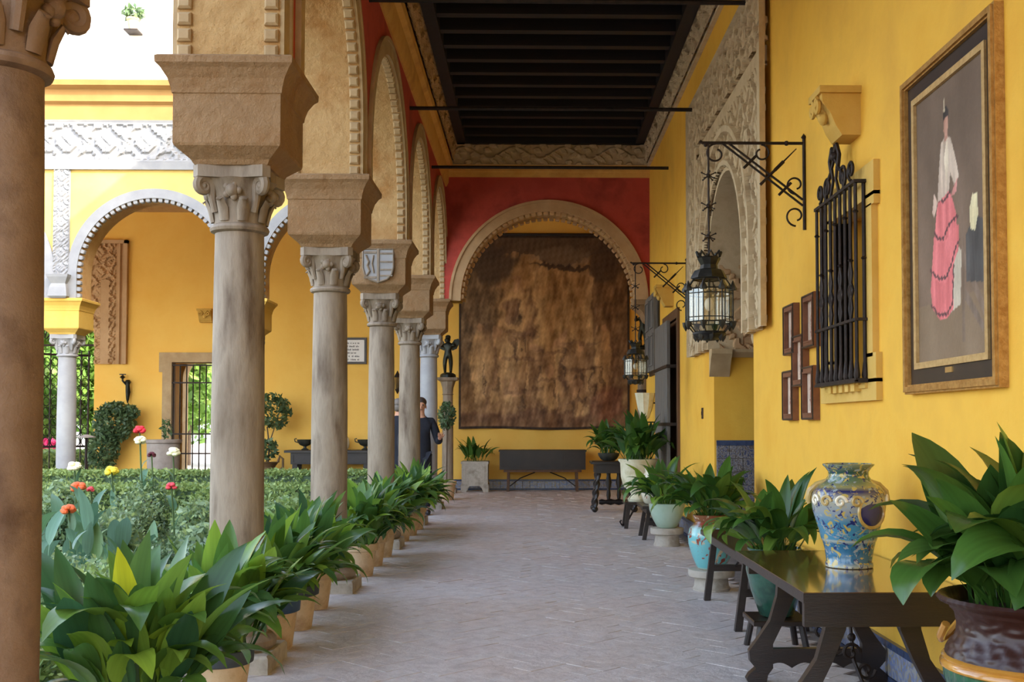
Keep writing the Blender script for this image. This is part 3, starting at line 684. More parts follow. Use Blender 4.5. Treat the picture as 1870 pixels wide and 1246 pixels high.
# ------------------------------------------------------------------ things on the right wall
def ring_frame(mb, u0, u1, z0, z1, wd, fn, t0, t1, mi=0):
    """four mitred bars; (u, z) rectangle, width wd inwards, thickness t0..t1 through fn(u, z, t)"""
    A = [(u0,z0),(u1,z0),(u1,z1),(u0,z1)]; B = [(u0+wd,z0+wd),(u1-wd,z0+wd),(u1-wd,z1-wd),(u0+wd,z1-wd)]
    for i in range(4):
        j = (i+1) % 4; mb.prism([A[i], A[j], B[j], B[i]], fn, t0, t1, mi)
def inpoly(U, V, poly):
    ins = np.zeros(U.shape, bool); n = len(poly); j = n-1
    for i in range(n):
        xi, yi = poly[i]; xj, yj = poly[j]
        if yi != yj:
            ins ^= ((yi > V) != (yj > V)) & (U < (xj-xi)*(V-yi)/(yj-yi)+xi)
        j = i
    return ins
def picture(name, W, H, nu, nv, colf, fn, mat, parent, wav=None):
    uu, vv = np.meshgrid(np.linspace(0, 1, nu+1), np.linspace(0, 1, nv+1), indexing='ij')
    C = colf(uu, vv)
    P = np.array([fn(a*W, b*H, 0 if wav is None else wav(a, b)) for a, b in zip(uu.ravel(), vv.ravel())])
    idx = np.arange((nu+1)*(nv+1)).reshape(nu+1, nv+1)
    q = np.stack([idx[:-1,:-1], idx[1:,:-1], idx[1:,1:], idx[:-1,1:]], -1).reshape(-1, 4)
    me = npmesh(name, P, q, mat, True)
    ca = me.color_attributes.new('Col', 'FLOAT_COLOR', 'POINT')
    c = C.reshape(-1, 3)/255.0; c = np.where(c <= .04045, c/12.92, ((c+.055)/1.055)**2.4)
    ca.data.foreach_set('color', np.concatenate([c, np.ones((len(c),1))], 1).astype(np.float32).ravel())
    return link(name, me, parent)
def npnoise(u, v, seed, n=6, f0=2.0):
    rs = np.random.RandomState(seed); o = np.zeros_like(u); amp = 1.0; f = f0; tot = 0
    for i in range(n):
        for _ in range(3):
            a = rs.rand()*2*PI; o += amp*np.sin(2*PI*f*(u*math.cos(a)+v*math.sin(a))+rs.rand()*6.28); tot += amp
        f *= 1.8; amp *= .62
    return o/tot*2.2
# portrait of a dancer, gilt frame: local u along -Y (left to right in view), z up, t out of the wall
_pl, _pr = atX(1649, 440, XW-.04).y, atX(1838, 350, XW).y
PW, PH = _pl-_pr, 1.55
pa = thing('framed_painting', 'tall framed painting of a standing woman in a pink flounced skirt', 'painting', (XW, _pl, atX(1649, 721, XW-.05).z))
pf = lambda u, z, t: (-t, -u, z)
m_ = MB(); ring_frame(m_, 0, PW, 0, PH, .045, pf, 0, .04); ring_frame(m_, .01, PW-.01, .01, PH-.01, .026, pf, .04, .052); m_.build('outer_frame', 'gold', pa)
m_ = MB(); ring_frame(m_, .045, PW-.045, .045, PH-.045, .08, pf, 0, .022); m_.build('inner_frame', 'frame_dark', pa)
m_ = MB(); ring_frame(m_, .118, PW-.118, .118, PH-.118, .03, pf, 0, .034); m_.build('slip_frame', 'gold_pale', pa)
m_ = MB(); m_.prism([(.02,.02),(PW-.02,.02),(PW-.02,PH-.02),(.02,PH-.02)], pf, 0, .008); m_.build('backing', 'frame_dark', pa)
m_ = MB(); m_.prism([(.50,.085),(.58,.085),(.58,.11),(.50,.11)], pf, .02, .028); m_.build('name_plate', 'brass', pa)
def paintf(u, v):
    C = np.zeros(u.shape+(3,)); C[:] = (124,100,80)
    nz = npnoise(u, v, 3); C += nz[...,None]*np.array([10,9,9])
    C = np.where((v < .22)[...,None], np.array((132,108,82))+nz[...,None]*8, C)
    C *= (.86+.14*smooth01(v, .9, .2))[...,None]
    def put(poly, col, sd=0, amp=6):
        m = inpoly(u, v, poly); C[m] = np.array(col)+(npnoise(u, v, 11+sd, 4, 5)*amp+npnoise(u, v*.12, 71+sd, 4, 12)*amp*2.2)[m][:,None]
    put([(.66,.06),(.70,.06),(.69,.52),(.665,.52)], (126,104,86)); put([(.66,.34),(.95,.12),(.96,.16),(.67,.39)], (132,110,92)); put([(.70,.20),(.92,.08),(.93,.11),(.71,.24)], (122,102,86))
    put([(.72,.26),(.96,.24),(.97,.44),(.84,.47),(.72,.42)], (72,68,66)); put([(.78,.43),(.84,.42),(.88,.47),(.87,.54),(.81,.545),(.77,.50)], (222,208,164))
    put([(.50,.17),(.64,.19),(.66,.37),(.56,.42),(.50,.38)], (196,182,160), 1)
    put([(.24,.20),(.34,.155),(.44,.15),(.54,.18),(.55,.32),(.53,.36),(.24,.34),(.21,.27)], (216,112,112), 2)
    put([(.23,.33),(.33,.29),(.45,.28),(.56,.34),(.62,.38),(.63,.46),(.56,.48),(.27,.46)], (220,116,116), 3)
    put([(.28,.45),(.38,.42),(.50,.44),(.60,.47),(.60,.50),(.54,.57),(.49,.60),(.36,.60),(.31,.54)], (222,118,118), 4)
    for pts in ([(.21,.345),(.28,.318),(.36,.30),(.45,.298),(.53,.345),(.58,.39),(.63,.41)], [(.27,.475),(.34,.445),(.41,.44),(.48,.475),(.55,.49),(.62,.495)], [(.22,.215),(.33,.172),(.45,.168),(.53,.2),(.55,.33)], [(.36,.585),(.42,.57),(.52,.595)]):
        for (p, q) in zip(pts[:-1], pts[1:]):
            d = np.array(q)-np.array(p); t = np.clip(((u-p[0])*d[0]+(v-p[1])*d[1])/(d@d), 0, 1)
            ds = np.hypot(u-p[0]-t*d[0], (v-p[1]-t*d[1])*1.3); wv = .0075*(1+.6*np.sin((u+v)*150))
            C[ds < wv] = (92,56,58)
    put([(.33,.58),(.36,.70),(.39,.78),(.45,.80),(.53,.78),(.58,.72),(.62,.66),(.64,.63),(.57,.61),(.52,.66),(.50,.60),(.42,.585)], (206,184,164), 5, 9)
    put([(.33,.58),(.28,.62),(.25,.55),(.28,.53),(.36,.60)], (206,176,156), 6); put([(.43,.72),(.48,.79),(.50,.72),(.47,.62)], (228,210,184), 7)
    put([(.56,.60),(.62,.63),(.60,.58),(.52,.57)], (206,140,130)); put([(.44,.78),(.49,.785),(.485,.83),(.445,.83)], (178,128,108))
    put([(.43,.82),(.45,.80),(.48,.80),(.50,.83),(.495,.87),(.44,.87)], (188,140,118)); put([(.425,.85),(.43,.885),(.47,.905),(.505,.885),(.505,.85),(.49,.865),(.45,.862)], (46,38,36))
    put([(.43,.89),(.455,.885),(.45,.935),(.435,.93)], (206,190,160))
    return np.clip(C, 0, 255)
picture('canvas', PW-.27, PH-.27, 130, 180, paintf, lambda a, b, t: (-.018, -.135-a, .135+b), 'printed', pa)

# five small framed prints
PRN = [((1434,1453,560,645),'upper left-hand'), ((1468,1491,537,635),'upper right-hand'), ((1450,1470,613,705),'central'), ((1432,1452,680,765),'lower left-hand'), ((1467,1490,671,765),'lower right-hand')]
PL = ['small brown framed print at the upper corner nearest the carved portal', 'small brown framed print at the upper corner nearest the window grille', 'small brown framed print in the middle of the group of five',
      'small brown framed print at the lower corner nearest the carved portal', 'small brown framed print at the lower corner nearest the window grille']
def printf(seed):
    def f(u, v):
        C = np.zeros(u.shape+(3,)); C[:] = (206,180,160)
        nz = npnoise(u, v, seed, 5, 3); C += nz[...,None]*14
        m = (np.abs(u-.5+.12*nz) < .2*(1-.5*v)) & (v > .12) & (v < .85); C[m] = np.array((150,100,86))
        m = (np.abs(u-.45-.1*nz) < .1) & (v > .3) & (v < .7); C[m] = (112,72,64)
        e = np.minimum(np.minimum(u, 1-u), np.minimum(v, 1-v)); C[e < .05] = (226,206,186)
        return np.clip(C, 0, 255)
    return f
for k, ((x0, x1, y0, y1), nm) in enumerate(PRN):
    a = atX(x0, (y0+y1)/2, XW-.03); b = atX(x1, (y0+y1)/2, XW-.03); mid = (a.y+b.y)/2; s = .31
    zc = (a.z+b.z)/2; pr = thing('framed_print', PL[k], 'picture', (XW, mid+s/2, zc-s*.58), 0, 'five small framed prints')
    m_ = MB(); ring_frame(m_, 0, s, 0, s*1.16, .045, pf, 0, .045); ring_frame(m_, .035, s-.035, .035, s*1.16-.035, .012, pf, .02, .05); m_.build('frame', 'card_frame', pr)
    m_ = MB(); ring_frame(m_, .004, s-.004, .004, s*1.16-.004, .01, pf, .045, .052); m_.build('beading', 'frame_dark', pr)
    picture('print', s-.09, s*1.16-.09, 24, 30, printf(30+k), lambda p, q, t: (-.015, -.045-p, .045+q), 'printed', pr)

# stone corbels
def corbel(label, loc, w, h, d, mat, rz=0, name='wall_corbel'):
    c = thing(name, label, 'corbel', loc, rz)          # local: wall at y=0, projecting to -y, top at z=0
    m_ = MB(); m_.box(-w/2, w/2, -d, 0, -.04, 0); m_.build('top_slab', mat, c)
    m_ = MB(); m_.prism([(0,-.04),(-d+.015,-.04),(-d+.02,-.09),(-d*.72,-h*.55),(-d*.6,-h*.8),(-d*.45,-h),(0,-h)], lambda a, b, t: (t, a, b), -w/2+.02, w/2-.02); m_.build('block', mat, c)
    for s in (-1, 1):
        v = MB(); v.tube(spiral((0, 0, 0), .05, 1.4, PI/2, s, 22, 'xz', .2), .014, 6); o = v.build('volute', mat, c, True); o.location = (s*(w/2-.075), -d+.005, -.10)
    v = MB(); v.ball((0, -d*.78, -h*.48), .05, 10, 6, (1,.7,1.3)); v.tube([(-.05,-d*.86,-h*.3),(0,-d*.72,-h*.6),(.05,-d*.86,-h*.3)], .014, 6); v.build('carving', mat, c, True)
    return c
corbel('stone capital corbel on the yellow wall above the window grille', (XW, 6.30, 3.29), .26, .28, .24, 'stone_ochre', -PI/2)
corbel('yellow stone corbel beside the far lantern bracket', (XW, 14.55, 3.2), .26, .28, .24, 'stone_ochre', -PI/2)
p = at(379, 566, YB); corbel('small stone corbel on the far gallery wall above the grilled door', (p.x, YB, p.z), .3, .27, .26, 'stone_ochre')

# window with stone surround, shutters and iron grille
wn = MB()
for (y0, y1, z0, z1) in ((5.86, 6.97, 2.6, 2.79), (5.86, 6.07, 2.55, 2.62), (6.76, 6.97, 2.55, 2.62), (5.905, 6.07, 1.72, 2.56), (6.76, 6.925, 1.72, 2.56), (5.85, 6.98, 1.48, 1.6), (5.85, 6.07, 1.58, 1.74), (6.76, 6.98, 1.58, 1.74)):
    wn.box(XW-.035, XW+.1, y0, y1, z0, z1)
wn.box(XW-.05, XW+.5, 6.0, 6.83, 1.55, 1.605)
win = struct(wn.build('window_1', 'stone_frame'))
m_ = MB(); 
for i in range(5): m_.box(XW-.075, XW-.03, 6.12+i*.12, 6.19+i*.12, 1.535, 1.585)
m_.box(XW-.065, XW-.03, 6.08, 6.74, 1.57, 1.6); m_.build('sill_bracket', 'stone_frame', win)
for (y0, y1) in ((6.075, 6.41), (6.42, 6.755)):
    m_ = MB(); m_.box(XW+.26, XW+.3, y0, y1, 1.605, 2.615)
    for (z0, z1) in ((1.68, 2.06), (2.14, 2.54)): ring_frame(m_, y0+.05, y1-.05, z0, z1, .03, lambda a, b, t: (XW+.27-t, a, b), 0, .02)
    m_.build('shutter', 'brown_wood', win)
gr = thing('window_grille', 'wrought iron window grille with knotted bars, scrolled crest and cross', 'window grille', (XW, 6.42, 1.6))
GX = -.09
def bar_knot(mb, x, y, z0, z1, ornament):
    mb.tube([(x,y,z0),(x,y,z1)], .0105, 6)
    mb.lathe([(.014,0),(.02,.02),(.016,.05),(.012,.09),(.009,.11)], 8, (x,y,z0))
    if ornament:
        mb.lathe([(.008,0),(.018,.012),(.008,.024)], 8, (x,y,.66))
for i in range(9):
    y = -.41+i*.1025; m_ = MB(); bar_knot(m_, GX, y, .0, 1.11, i % 2)
    if i % 2 == 0: m_.lathe([(.008,0),(.018,.012),(.008,.024)], 8, (GX,y,.92))
    m_.build('bar', 'iron', gr, True)
for i in range(4):          # leafy loops between the bars
    y = -.3075+i*.205; m_ = MB(); zc = .50
    for s in (-1, 1):
        m_.tube([(GX,y,zc+.17),(GX,y+s*.028,zc+.10),(GX,y+s*.012,zc+.045),(GX,y+s*.04,zc),(GX,y+s*.012,zc-.045),(GX,y+s*.03,zc-.10),(GX,y,zc-.17)], .008, 6)
    m_.tube([(GX,y+.034*math.cos(q),zc+.034*math.sin(q)) for q in np.linspace(0, 2*PI, 14)[:-1]], .009, 6, closed=True)
    m_.build('knot', 'iron', gr, True)
for sy in (-.41, .41):
    for k in (-.045,):
        m_ = MB(); bar_knot(m_, k, sy, 0, 1.11, 1); m_.build('side_bar', 'iron', gr, True)
for (z, hgt) in ((0, .014), (.335, .012), (1.105, .014)):
    m_ = MB(); m_.box(GX-.014, GX+.014, -.43, .43, z-hgt, z+hgt*.3)
    for sy in (-.42, .42): m_.box(GX, .02, sy-.012, sy+.012, z-hgt, z+hgt*.3)
    m_.build('rail', 'iron', gr)
m_ = MB(); m_.box(GX-.02, 0, -.43, .43, -.02, -.006); m_.build('base_plate', 'iron', gr)
for (cy, r, s) in ((-.33,.06,1),(-.16,.075,-1),(.16,.075,1),(.33,.06,-1)):
    m_ = MB(); m_.tube([(GX, y_, z_) for _, y_, z_ in spiral((GX, cy, 1.17+r*.2), r, 1.5, -PI/2, s, 24, 'yz', .2)], .01, 6); m_.build('scroll', 'iron', gr, True)
m_ = MB()
for s in (-1, 1):
    m_.tube([(GX,s*.20,1.11),(GX,s*.14,1.22),(GX,s*.07,1.26),(GX,s*.10,1.33),(GX,s*.05,1.40),(GX,0,1.36)], .013, 6)
    m_.tube([(GX,s*.09,1.11),(GX,s*.03,1.2),(GX,s*.06,1.28),(GX,0,1.33)], .01, 6)
m_.ball((GX,0,1.34), .03, 8, 6); m_.build('crest', 'iron', gr, True)
m_ = MB(); m_.tube([(GX,0,1.34),(GX,0,1.62)], .008, 6); m_.tube([(GX,-.05,1.545),(GX,.05,1.545)], .008, 6)
for q in ((0,1.62),(-.05,1.545),(.05,1.545)): m_.ball((GX,q[0],q[1]), .012, 6, 5)
m_.build('cross', 'iron', gr, True)

# lantern brackets and lanterns
def bracket(label, loc, L, H, rz):          # local: wall at x=0, arm towards -x, top arm at z=0
    b = thing('lantern_bracket', label, 'bracket', loc, rz)
    m_ = MB(); m_.tube([(0,0,.03),(0,0,-H)], .011, 6); m_.lathe([(.0,0),(.02,.02),(.0,.05)], 6, (0,0,.02)); m_.build('wall_bar', 'iron', b, True)
    m_ = MB(); m_.tube([(.0,0,0),(-L,0,0),(-L-.02,0,.012)], .011, 6); m_.ball((-.12,0,0), .018, 8, 5); m_.ball((-L+.02,0,-.015), .014, 8, 5); m_.build('arm', 'iron', b, True)
    for off in (0, .045):
        m_ = MB(); m_.tube([(-L*.8+off,0,-.005),(-.01,0,-H*.72+off*.9)], .008, 6); m_.build('brace', 'iron', b, True)
    for t in (.32, .55, .75):
        px, pz = -L*.8*(1-t), -H*.72*t
        m_ = MB(); m_.tube([(px-.035,0,pz-.035),(px+.05,0,pz+.05)], .011, 6); m_.build('clip', 'iron', b, True)
    t = .55; px, pz = -L*.8*(1-t), -H*.72*t
    m_ = MB(); m_.tube([(px-.05,0,pz-.05),(px+.20,0,pz+.20)], [.012,.004], 6); m_.tube([(px+.05,0,pz+.05),(px+.11,0,pz+.11)], .014, 6); m_.build('arrow', 'iron', b, True)
    for (c, r, a0, s) in (((-.06,0,-H*.48), .065, -PI/2, -1), ((-.06,0,-H*.84), .07, -PI/2, -1), ((-L*.87,0,-.075), .07, PI/2, 1), ((-L*.42,0,-.07), .06, PI/2, -1)):
        m_ = MB(); m_.tube(spiral(c, r, .95, a0, s, 24, 'xz', .45), .007, 6); m_.build('scroll', 'iron', b, True)
    return b
def lantern(label, loc, chain, s=1.0):       # loc: hook point; body hangs below
    l = thing('hanging_lantern', label, 'lantern', loc)
    N = 8; zt = -chain
    m_ = MB(); m_.tube([(0,0,0),(0,0,zt)], .007*s, 6); m_.build('chain_rod', 'iron', l, True)
    for f in (.28, .55, .82):
        m_ = MB(); z = -chain*f
        for i in range(8):
            q = 2*PI*i/8; m_.tube([(0,0,z),(.022*math.cos(q),.022*math.sin(q),z+.01*(-1)**i),(.045*math.cos(q),.045*math.sin(q),z+.022*(-1)**i)], .004, 5)
            m_.ball((.047*math.cos(q),.047*math.sin(q),z+.022*(-1)**i), .007, 6, 4)
        m_.ball((0,0,z), .016, 8, 6); m_.build('rosette', 'iron', l, True)
    R = .15*s
    m_ = MB(); m_.lathe([(.06*s,zt),(.07*s,zt-.01),(.05*s,zt-.05*s),(.055*s,zt-.075*s),(.085*s,zt-.085*s),(.105*s,zt-.12*s),(.11*s,zt-.135*s)], 16, mod=lambda a, z: 1+.05*math.cos(8*a)); cp = m_.build('crown', 'lantern_metal', l, True, 35)
    m_ = MB()
    for i in range(8):
        q = 2*PI*i/8; e = Vector((math.cos(q), math.sin(q), 0)); f = Vector((-e.y, e.x, 0)); p = e*.066*s+Vector((0,0,zt))
        m_.tube([p-f*.02*s, p+e*.01*s+Vector((0,0,.03*s)), p+f*.02*s], [.006,.01,.006], 5)
    m_.build('cresting', 'lantern_metal', cp, True)
    z1, z2, z3, z4 = zt-.14*s, zt-.205*s, zt-.41*s, zt-.47*s
    vert = lambda r, i, z: Vector((r*math.cos(2*PI*(i+.5)/N), r*math.sin(2*PI*(i+.5)/N), z))
    fr = MB(); levels = ((.105*s, z1), (R, z2), (R, z3), (.10*s, z4))
    for i in range(N):
        for (ra, za), (rb, zb) in zip(levels[:-1], levels[1:]): fr.tube([vert(ra, i, za), vert(rb, i, zb)], .0042*s, 5)
        for (ra, za) in levels: fr.tube([vert(ra, i, za), vert(ra, (i+1) % N, za)], .0042*s, 5)
    fr.build('frame', 'lantern_metal', l, True)
    for i in range(N):
        a, b_ = vert(R*.985, i, z2), vert(R*.985, (i+1) % N, z2); c, d = vert(R*.985, (i+1) % N, z3), vert(R*.985, i, z3)
        m_ = MB(); m_.add([a, b_, c, d], [(0,1,2,3)]); pn = m_.build('pane', 'glass', l)
        m_ = MB()
        for t in (.33, .67): m_.tube([a.lerp(b_, t), d.lerp(c, t)], .003*s, 4)
        m_.tube([a.lerp(d, .14), b_.lerp(c, .14)], .003*s, 4); m_.tube([a.lerp(d, .86), b_.lerp(c, .86)], .003*s, 4); m_.build('glazing_bar', 'lantern_metal', pn)
        m_ = MB(); m_.add([vert(.105*s, i, z1), vert(.105*s, (i+1) % N, z1), b_, a], [(0,1,2,3)]); m_.build('pane', 'glass', l); m_ = MB(); m_.add([d, c, vert(.1*s, (i+1) % N, z4), vert(.1*s, i, z4)], [(0,1,2,3)]); m_.build('pane', 'glass', l)
        m_ = MB(); p = vert(R, i, z2); m_.lathe([(.022*s,-.01*s),(.024*s,.005*s),(.012*s,.025*s),(.003*s,.05*s)], 6, p)
        m_.build('finial', 'lantern_metal', l, True); m_ = MB(); p = vert(R, i, z3); m_.lathe([(.002*s,-.05*s),(.018*s,-.02*s),(.022*s,.004*s)], 6, p); m_.build('drop', 'lantern_metal', l, True)
    m_ = MB(); m_.lathe([(.10*s,z4),(.105*s,z4-.012*s),(.085*s,z4-.035*s),(.04*s,z4-.05*s),(.002,z4-.055*s)], 16)
    for i in range(8):
        q = 2*PI*i/8; m_.lathe([(.002,-.055*s),(.018*s,-.03*s),(.02*s,0)], 5, (.085*s*math.cos(q), .085*s*math.sin(q), z4-.005))
    m_.build('bottom_cup', 'lantern_metal', l, True)
    m_ = MB(); m_.tube([(0,0,z1),(0,0,z2-.02)], .008, 6); m_.lathe([(.018*s,0),(.018*s,-.05*s)], 8, (0,0,z2-.0)); m_.build('lamp_holder', 'lantern_metal', l, True)
    m_ = MB(); m_.ball((0,0,z2-.09*s), .03*s, 10, 8, (1,1,1.4)); m_.build('bulb', 'bulb', l, True)
    return l
bp = atX(1467, 262, XW-.015); bracket('black scrolled iron lantern bracket between the portal and the five prints', (XW-.012, bp.y, bp.z), .70, .60, 0)
lantern('octagonal glass and metal lantern hanging in front of the carved portal', (XW-.012-.66, bp.y, bp.z-.01), .78, 1.1)
bp2 = atX(1253, 481, XW-.015); bracket('black scrolled iron lantern bracket beyond the carved portal', (XW-.012, bp2.y, bp2.z), .66, .60, 0)
lantern('octagonal glass lantern hanging in front of the tapestry edge', (XW-.012-.62, bp2.y, bp2.z-.01), .96, .95)

# door with grey leaf, window shutter, switch, stone basin
dr = MB()
for (y0, y1, z0, z1) in ((13.99, 15.34, 0, 2.71),(13.86, 13.98, 0, 2.84), (15.35, 15.47, 0, 2.84), (13.98, 15.35, 2.72, 2.84)): dr.box(XW-.03 if z1 != 2.71 else XW+.005, XW+.2, y0, y1, z0, z1)  # first box is an added flush panel, a lit brown stand-in for the reveal
door = struct(dr.build('door_1', 'brown_wood'))
for i in range(6):
    m_ = MB(); m_.cbox(-.11, .11, -1.33, 1.33, 0, .045, .006); o = m_.build('plank', 'grey_wood', door)
    o.matrix_local = Matrix.Translation((XW-.10+.01, 14.26+i*.225, 1.37)) @ Matrix.Rotation(-PI/2, 4, 'Y') @ Matrix.Rotation(PI/2, 4, 'Z')
for z in (.5, 1.35, 2.1):
    m_ = MB(); m_.box(XW-.15, XW-.02, 14.05, 15.5, z-.02, z+.02); m_.build('strap_hinge', 'iron', door)
w2 = MB(); w2.box(XW-.03, XW, 16.0, 17.25, 2.1, 3.35); win2 = struct(w2.build('window_2', 'frame_dark'))
for (y0, y1) in ((16.04, 16.6), (16.64, 17.2)):
    m_ = MB(); m_.box(XW-.09, XW-.03, y0, y1, 2.15, 3.3)
    for (z0, z1) in ((2.22, 2.7), (2.78, 3.24)): ring_frame(m_, y0+.06, y1-.06, z0, z1, .03, lambda a, b, t: (XW-.09-t, a, b), 0, .015)
    m_.build('shutter', 'grey_wood', win2)
sp_ = atX(1282, 755, XW-.01); sw = thing('light_switch', 'small dark light switch on the yellow wall beside the portal', 'light switch', (XW, sp_.y, sp_.z))
m_ = MB(); m_.box(-.012, 0, -.04, .04, -.06, .06); m_.build('plate', 'frame_dark', sw); m_ = MB(); m_.box(-.018, -.01, -.014, .014, -.02, .02); m_.build('rocker', 'black_wood', sw)
sb = thing('wall_basin', 'pale ribbed stone basin on an iron bracket beyond the grey door', 'basin', (XW, 16.5, 1.72))
m_ = MB(); m_.lathe([(.03,-.30),(.06,-.27),(.11,-.12),(.14,.05),(.15,.1),(.13,.1),(.1,0),(.02,-.1)], 20, (-.17,0,0), mod=lambda a, z: 1+.05*math.cos(10*a)); m_.build('bowl', 'cream_pot', sb, True)
m_ = MB(); m_.tube([(0,0,-.05),(-.06,0,-.05)], .012, 6); m_.tube([(0,0,-.34),(-.17,0,-.34),(-.17,0,-.28)], .012, 6); m_.tube([(-.26+.07*math.cos(q),0,-.36+.04*math.sin(q)) for q in np.linspace(0,4.5,12)], .009, 6); m_.build('bracket', 'iron', sb, True)

# ------------------------------------------------------------------ plants
def leaf_mesh(name, bend, pet, L, Wd, mat, droop=0.0, fold=.25, ns=9):
    """one long blade on a petiole: starts up at the origin and bends towards +x"""
    vs = []; fs = []; x = z = 0.0; ang = 0.0
    n0 = 3; pts = []
    for i in range(n0+1):
        pts.append((x, z, ang, .006)); 
        if i < n0: ang = bend*.25*(i+1)/n0; x += math.sin(ang)*pet/n0; z += math.cos(ang)*pet/n0
    for i in range(1, ns+1):
        t = i/ns; ang = bend*(.25+.75*t**1.2)+droop*t*t; x += math.sin(ang)*L/ns; z += math.cos(ang)*L/ns
        w = Wd*(math.sin(PI*min(1, t**.75))**.8)*.5 if t < 1 else .001
        pts.append((x, z, ang, max(w, .0012)))
    for (x, z, a, w) in pts:
        nx, nz = math.cos(a), -math.sin(a)      # upper-side normal is (-nx,-nz)
        up_ = fold*w
        vs += [(x-nx*up_, -w, z-nz*up_), (x, 0, z), (x-nx*up_, w, z-nz*up_)]
    for i in range(len(pts)-1):
        for k in (0, 1): fs.append((3*i+k, 3*i+k+1, 3*i+4+k, 3*i+3+k))
    m_ = MB(); m_.add(vs, fs); return m_.mesh(name, mat, True, 180)
LSPEC = ((.25,.18,.40,.105,.1), (.5,.18,.42,.11,.3), (.8,.16,.42,.11,.5), (1.1,.16,.40,.11,.7), (1.4,.14,.38,.105,.9), (1.7,.12,.36,.10,.8), (.35,.12,.34,.10,.2), (1.3,.2,.42,.115,1.1))
LEAVES = [leaf_mesh('leaf', b, p, l, w, 'leaf', d) for (b, p, l, w, d) in LSPEC]
LBROAD = [leaf_mesh('leaf', b, p*.8, l*.86, w*1.5, 'leaf_dark', d) for (b, p, l, w, d) in LSPEC]
LDARK = [m_.copy() for m_ in LEAVES]
for m_ in LDARK: m_.materials[0] = MATS['leaf_dark']
LYEL = LEAVES[0].copy(); LYEL.materials[0] = MATS['leaf_yellow']
def place_leaves(root, z, n, rad, size, rng, meshes=LEAVES, upright=.35, lean=0.0, az0=None, azs=None):
    rw = Matrix.Translation(root.location)
    for i in range(n):
        f = rng.random(); k = rng.choice((0,1,6,1)) if f < upright else rng.choice((2,3,4,5,7,3,2))
        az = rng.random()*2*PI if az0 is None else az0+rng.gauss(0, azs)
        r = rad*math.sqrt(rng.random()); s = size*rng.uniform(.72, 1.12)
        mw = Matrix.Translation((r*math.cos(az), r*math.sin(az), z)) @ Matrix.Rotation(az+rng.uniform(-.5, .5), 4, 'Z') @ Matrix.Rotation(rng.uniform(-.2, .5)+lean, 4, 'Y') @ Matrix.Rotation(rng.uniform(-1.0, 1.0), 4, 'Z') @ Matrix.Diagonal((s, s*rng.uniform(.9,1.25), s, 1))
        me = meshes[k]; wm = rw @ mw; bad = False
        for v_ in list(me.vertices)[4::3]:
            q_ = wm @ v_.co
            if q_.x > XW-.03 or any((q_.x-COLX)**2+(q_.y-cy)**2 < .035 for cy in COLY): bad = True; break
        if bad: continue
        link('leaf', me, root, mw)
POTS = {}
def clay_pot(root, r=.135, h=.29, mat='clay', rim='clay_rim', rimh=.07):
    m_ = MB(); m_.lathe([(r*.74,0),(r*.78,.01),(r*.98,h-rimh),(r*.9,h-rimh),(r*.88,h-.05)], 28); m_.build('pot', mat, root, True, 35)
    m_ = MB(); m_.lathe([(r*.98,h-rimh),(r*1.1,h-rimh+.008),(r*1.13,h-.01),(r*1.1,h),(r*.98,h),(r*.94,h-.04)], 28); m_.build('rim', rim, root, True, 35)
    m_ = MB(); m_.lathe([(r*.95,h-.045),(r*.5,h-.035),(.001,h-.03)], 16); m_.build('soil', 'soil', root)
ROW = 'aspidistra in a clay pot in the row along the arcade columns'
rowspec = [  # x, y, size, leaves, label
    (-1.47, 4.15, 1.12, 46, 'aspidistra with one bright yellow leaf beside the brown stone column', 'clay_rim'),
    (-1.47, 5.25, 1.0, 56, 'aspidistra in a dark-rimmed ochre pot next to a column base', 'clay_rim'),
    (-1.55, 6.68, .92, 52, 'aspidistra in an ochre pot with a blue painted rim', 'blue_rim'),
    (-1.56, 7.32, 1.0, 52, None, 'clay_rim'), (-1.60, 8.12, .98, 50, None, 'clay'), (-1.52, 9.85, .98, 50, None, 'clay'), (-1.53, 10.55, 1.0, 50, None, 'clay'),
    (-1.53, 11.25, 1.02, 50, None, 'clay'), (-1.52, 12.75, 1.0, 48, None, 'clay'), (-1.5, 13.4, 1.0, 48, None, 'clay'), (-1.5, 14.15, 1.05, 50, None, 'clay')]
ROWL = {3: 'aspidistra in a dark-rimmed clay pot just behind the blue-rimmed pot', 4: 'aspidistra in a plain clay pot just before the middle column base',
        5: 'aspidistra in a plain clay pot just past the middle column base', 6: 'aspidistra in a plain clay pot midway between the middle and shield columns', 7: 'aspidistra in a plain clay pot just before the shield column',
        8: 'aspidistra in a plain clay pot just past the shield column', 9: 'aspidistra in a plain clay pot midway between the shield column and the man', 10: 'aspidistra in a plain clay pot ending the row beside the man'}
for k, (x, y, s, n, lb, rim) in enumerate(rowspec):
    rng = random.Random(100+k)
    pl = thing('potted_aspidistra', lb or ROWL[k], 'potted plant', (x, y, 0), 0, 'row of potted aspidistras along the columns')
    clay_pot(pl, .14 if k else .17, .29 if k else .31, 'clay', rim)
    place_leaves(pl, .25, int(n*2.4), .13, s*1.02, rng, upright=.36)
    if k == 0:
        for (az, s2) in ((-1.9, 1.05),):
            link('leaf', LYEL, pl, Matrix.Translation((-.02, -.10, .30)) @ Matrix.Rotation(az, 4, 'Z') @ Matrix.Rotation(-.1, 4, 'Y') @ Matrix.Diagonal((s2, 1.25*s2, s2, 1)))['label'] = 'bright yellow leaf'

